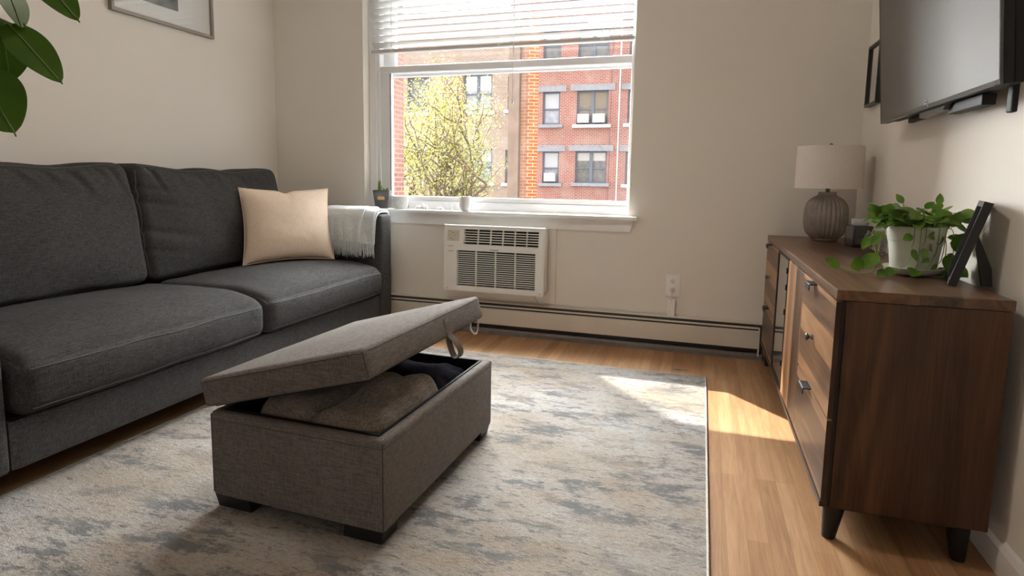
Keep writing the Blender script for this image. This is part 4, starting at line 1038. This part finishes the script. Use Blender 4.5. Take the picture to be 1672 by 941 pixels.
def far_window(t, h, y, double, top, low, lint=True, sillm=None, split=.55):
    x0, x1, z0, z1 = h; f = .075
    bm = BM(); yy = y+.10
    box(bm, x0, x0+f, yy, yy+.1, z0, z1); box(bm, x1-f, x1, yy, yy+.1, z0, z1); box(bm, x0+f, x1-f, yy, yy+.1, z1-f, z1); box(bm, x0+f, x1-f, yy, yy+.1, z0, z0+f)
    zm = z0+(z1-z0)*.47; xm = (x0+x1)/2
    if double: box(bm, xm-.075, xm+.075, yy-.01, yy+.1, z0, z1)
    box(bm, x0+f, x1-f, yy+.01, yy+.09, zm-.035, zm+.035)
    wo = obj('window', bm, WFRAME, t)
    bm = BM(); box(bm, x0+f, x1-f, yy+.06, yy+.08, z0+f, z1-f); obj('pane', bm, pane_mat('far_pane', top, low, z0+(z1-z0)*split-(GZ)), wo)
    if lint:
        bm = BM(); box(bm, x0-.30, x1+.30, y-.05, y+.12, z1, z1+.27); obj('lintel', bm, STONE, wo)
    bm = BM(); box(bm, x0-.16, x1+.16, y-.14, y+.14, z0-.15, z0); obj('sill', bm, sillm or SILLW, wo)
YO = 28.0
nU, nL = (-7.46, -6.62, 3.68, 5.20), (-7.42, -6.60, .92, 2.42)
dU, dL = (-5.82, -4.35, 3.66, 5.21), (-5.82, -4.33, .95, 2.44)
eU, eL = (-3.46, -2.6, 3.68, 5.2), (-3.46, -2.6, .92, 2.42)
n3, d3, e3 = (-7.48, -6.62, 6.62, 8.0), (-5.82, -4.35, 6.62, 8.0), (-3.46, -2.6, 6.62, 8.0)
HR = [nU, nL, dU, dL, eU, eL, n3, d3, e3]
rb = facade('apartment_building', 'red brick apartment building seen through right half of window', -7.70, 4.0, YO, 9.3, FACADE_R, HR)
white = (.45,.45,.48); dim = (.17,.165,.165); brown = (.22,.172,.124)
far_window(rb, nU, YO, False, white, (.33,.335,.385), sillm=STONE, split=.50); far_window(rb, dU, YO, True, brown, brown)
far_window(rb, nL, YO, False, white, (.30,.31,.36), sillm=STONE, split=.50); far_window(rb, dL, YO, True, (.45,.44,.43), dim, sillm=STONE, split=.70)
for h in (eU, eL, n3, d3, e3): far_window(rb, h, YO, h[1]-h[0] > 1.2, white, dim)
bm = BM(); tube(bm, [(-3.83, YO-.09, GZ), (-3.82, YO-.09, 9.2)], .035, 10); obj('downpipe', bm, SILLW, rb)
bm = BM(); box(bm, -4.30, -4.24, YO-.03, YO+.02, GZ, 9.2); obj('corner_joint', bm, plain('dark_joint', (.30,.16,.15), .9), rb)
lA, lB, lC, lD = (-11.52, -10.03, 4.36, 6.15), (-11.42, -9.98, .90, 2.55), (-9.30, -8.6, .88, 2.5), (-9.22, -8.5, 4.4, 6.0)
HL = [lA, lB, lC, lD, (-14.6, -13.4, 4.36, 6.1), (-14.6, -13.4, .9, 2.5)]
lb = facade('apartment_building', 'tan brick apartment building behind the yellow-green tree', -17.5, -7.95, YO, 9.0, FACADE_L, HL)
far_window(lb, lA, YO, True, (.72,.73,.74), (.36,.37,.40), False, split=.58); far_window(lb, lB, YO, True, white, (.16,.20,.25), False, split=.62)
for h in HL[2:]: far_window(lb, h, YO, False, dim, dim, False)
bm = BM(); box(bm, -12.75, -11.55, YO-.03, YO+.01, 3.9, 6.7); obj('brown_brick_panel', bm, FACADE_B, lb)
def far_ac(x, z, w_, label):
    bm = BM(); y = YO-.16
    box(bm, x-w_/2, x+w_/2, y, YO+.088, z, z+.40, .015); o = thing('window_air_conditioner', label, 'air conditioner', (x, y, z)); b = obj('casing', bm, SILLW, o)
    bm = BM()
    for i in range(6): box(bm, x-w_*.30, x+w_*.30, y-.006, y+.002, z+.07+i*.045, z+.09+i*.045)
    obj('vent', bm, plain('vent_grey', (.42,.43,.47), .7), b)
far_ac(-7.02, nL[2]+.075, .55, 'pale air conditioner in narrow lower window across the street')
far_ac(-4.75, dU[2]+.075, .56, 'pale air conditioner in right half of upper double window')
far_ac(-5.48, dU[2]+.075, .54, 'pale air conditioner in left half of upper double window')
# slim pier of the court between the two buildings
pi_ = thing('brick_pier', 'narrow orange brick pier with grey boarded edge in mid-window', 'pier', (-4.5, 15.2, GZ))
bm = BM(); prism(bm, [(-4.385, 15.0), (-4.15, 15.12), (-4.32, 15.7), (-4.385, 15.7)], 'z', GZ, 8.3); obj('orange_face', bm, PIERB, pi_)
bm = BM(); box(bm, -4.60, -4.387, 15.06, 15.7, GZ, 8.3); obj('painted_shade_face', bm, PIERD, pi_)  # shade on this side of the pier is put into its duller brick colour
bm = BM(); box(bm, -4.905, -4.72, 14.96, 15.7, GZ, 8.4); box(bm, -4.718, -4.602, 14.90, 15.7, GZ, 8.4); obj('boarding', bm, BOARD, pi_)
# projecting wing of this same building, left of the window
wg = thing('building_wing', 'pink brick wing of building at left edge of window', 'building', (-4.9, 5.4, GZ))
bm = BM(); box(bm, -7.0, -3.40, 4.35, 6.42, GZ, 5.3); obj('brick_wall', bm, WINGB, wg)
bm = BM(); box(bm, -3.42, -2.3, 6.1, 6.45, 5.03, 5.30); obj('sun_blocker_slab', bm, STONE, wg)  # unseen slab added to stop sun passing between meeting rail and blind
bm = BM(); box(bm, -7.05, -3.35, 4.32, 6.47, 5.3, 5.42); obj('coping', bm, STONE, wg)

# tree
tr = thing('street_tree', 'yellow-green autumn tree in left half of the window', 'tree', (-8.3, 17.5, GZ))
rnd = random.Random(21); bm = BM(); tips = []
def inside(p): return -9.7 < p.x < -6.55 + .4*math.sin(p.z*1.9) - .25*max(0, p.z-2.5) and -3.5 < p.z < 7.2
def grow(p, d, r, L_, lev):
    P = [p]; q = p
    for i in range(5):
        d = (d+V(rnd.uniform(-.28,.28), rnd.uniform(-.22,.22), rnd.uniform(-.10,.16))).normalized()
        if not inside(q+d*L_/5): d = (d+V((-8.2-q.x)*.9, 0, .5*(2.5-q.z)/3)).normalized()
        q = q+d*L_/5; P.append(q)
    tube(bm, spline(P, 3), [r*(1-.5*i/15) for i in range(16)], 7)
    if lev >= 2: tips.extend(P[2:])
    if lev == 4: return
    for k in range(3 if lev < 2 else 2+(lev == 2)):
        s = P[rnd.randint(2, 5)] if k else P[-1]
        nd_ = (d+V(rnd.uniform(-1.0,1.0), rnd.uniform(-.8,.8), rnd.uniform(-.35,.6))).normalized()
        grow(s, nd_, r*.58, L_*rnd.uniform(.62, .80), lev+1)
base = V(-8.3, 17.5, GZ)
tube(bm, spline([base, base+V(.05, 0, 3), base+V(-.1, .1, 5), base+V(0, 0, 6.6)], 6), [.26-.010*i for i in range(19)], 10)
top = base+V(0, 0, 6.6)
for d in ((-.45, .1, 1), (.12, -.1, 1), (.65, .2, .9), (-.8, -.2, .5), (.4, -.5, 1), (-.1, .5, .9), (.9, -.2, .35), (.8, .1, .1), (-.1, -.3, 1.2), (.3, .3, 1.2)): grow(top+V(0,0,rnd.uniform(-1.2,.3)), Vector(d).normalized(), .085, 2.7, 1)
obj('branches', bm, TREEB, tr, smooth=60)
bm = BM()
for p in tips:
    for k in range(15):
        c = p+V(rnd.gauss(0,.22), rnd.gauss(0,.22), rnd.gauss(0,.20))
        if c.x > -6.2 or c.x < -10: continue
        a = V(rnd.uniform(-1,1), rnd.uniform(-1,1), rnd.uniform(-1,1)).normalized(); b2 = a.orthogonal().normalized(); b2.rotate(Matrix.Rotation(rnd.random()*6.28, 3, a)); sz = rnd.uniform(.020, .038)
        c2 = a.cross(b2)
        v = [bm.verts.new(c+b2*sz*1.3), bm.verts.new(c+c2*sz*.62), bm.verts.new(c-b2*sz*1.3), bm.verts.new(c-c2*sz*.62)]; bm.faces.new(v)
obj('foliage', bm, TREEL, tr)

# ------------------------------------------------------------------ light
wd_ = bpy.data.worlds.new('sky'); SC.world = wd_; wd_.use_nodes = True; nt = wd_.node_tree
bg = nt.nodes['Background']
tc = nd(nt, 'ShaderNodeTexCoord'); sx = nd(nt, 'ShaderNodeSeparateXYZ'); lk(nt, tc.outputs['Generated'], sx.inputs[0])
sky = ramp(nt, mth(nt, 'ADD', mth(nt, 'MULTIPLY', sx.outputs[2], .5), .5), [(.44, (.30,.28,.26)), (.50, (1.0,.985,.96)), (1.0, (.92,.96,1.0))])
# bright hazy sky around the sun, dimmer on the far side
dp = nd(nt, 'ShaderNodeVectorMath', operation='DOT_PRODUCT'); lk(nt, tc.outputs['Generated'], dp.inputs[0]); dp.inputs[1].default_value = V(-.8, 1.0, .70).normalized()
lk(nt, sky, bg.inputs['Color'])
st = nd(nt, 'ShaderNodeMapRange', interpolation_type='SMOOTHSTEP'); lk(nt, dp.outputs['Value'], st.inputs['Value'])
st.inputs['From Min'].default_value = .32; st.inputs['From Max'].default_value = 1; st.inputs['To Min'].default_value = 2.1; st.inputs['To Max'].default_value = 56.0
lk(nt, st.outputs['Result'], bg.inputs['Strength'])
sl_ = bpy.data.lights.new('sun', 'SUN'); sl_.energy = 10.0; sl_.angle = math.radians(.6); sl_.color = (1.0, .93, .82)
so = bpy.data.objects.new('sun', sl_); C.objects.link(so); so.location = (-6, 10, 12)
so.rotation_euler = V(.85, -1.0, -1.26).to_track_quat('-Z', 'Y').to_euler()

# added fill light in the shape of a flush ceiling lamp, overhead and unseen
cl = thing('fill_light_dome', 'round white fill light added at ceiling over middle of the room', 'lamp', (-1.0, 1.55, ZC))
bm = BM(); lathe(bm, [(.19, ZC-.0005), (.19, ZC-.02), (.178, ZC-.026), (.178, ZC-.002)], -1.0, 1.55, 64, cap=False); obj('base', bm, TRIM, cl, smooth=40)
m_, n_t, b_p = newmat('fill_light_emitter'); b_p.inputs['Emission Color'].default_value = (1.0, .90, .77, 1); b_p.inputs['Emission Strength'].default_value = 27.0; b_p.inputs['Base Color'].default_value = (.9, .9, .88, 1)
bm = BM(); lathe(bm, [(.176, ZC-.022), (.172, ZC-.045), (.150, ZC-.070), (.10, ZC-.088), (.04, ZC-.096), (.001, ZC-.097)], -1.0, 1.55, 64, cap=False); obj('diffuser', bm, m_, cl, smooth=80)

# ------------------------------------------------------------------ camera and view
cam = bpy.data.cameras.new('camera'); co = bpy.data.objects.new('camera', cam); C.objects.link(co); SC.camera = co
rt, up, fw = V(0.9525532526381418, 0.30393505672818333, 0.01630282736620261), V(-0.05130781134464122, 0.10754516708183065, 0.9928753927519645), V(-0.30001634852708114, 0.9466031472211451, -0.1180367412609305)
Mc = Matrix(((rt.x, up.x, -fw.x, 0), (rt.y, up.y, -fw.y, 0), (rt.z, up.z, -fw.z, 1.0), (0, 0, 0, 1)))
co.matrix_world = Mc
cam.sensor_fit = 'HORIZONTAL'; cam.sensor_width = 36; cam.lens = 972.322/1672*36
cam.shift_y = (410.857-470.5)/1672; cam.clip_start = .02; cam.clip_end = 300
vs_ = SC.view_settings; vs_.view_transform = 'Standard'; vs_.look = 'None'; vs_.gamma = 1; vs_.exposure = 0.48
try: vs_.use_curve_mapping = False
except Exception: pass
SC.cycles.use_denoising = True
SC.cycles.max_bounces = 10; SC.cycles.diffuse_bounces = 6; SC.cycles.transparent_max_bounces = 12
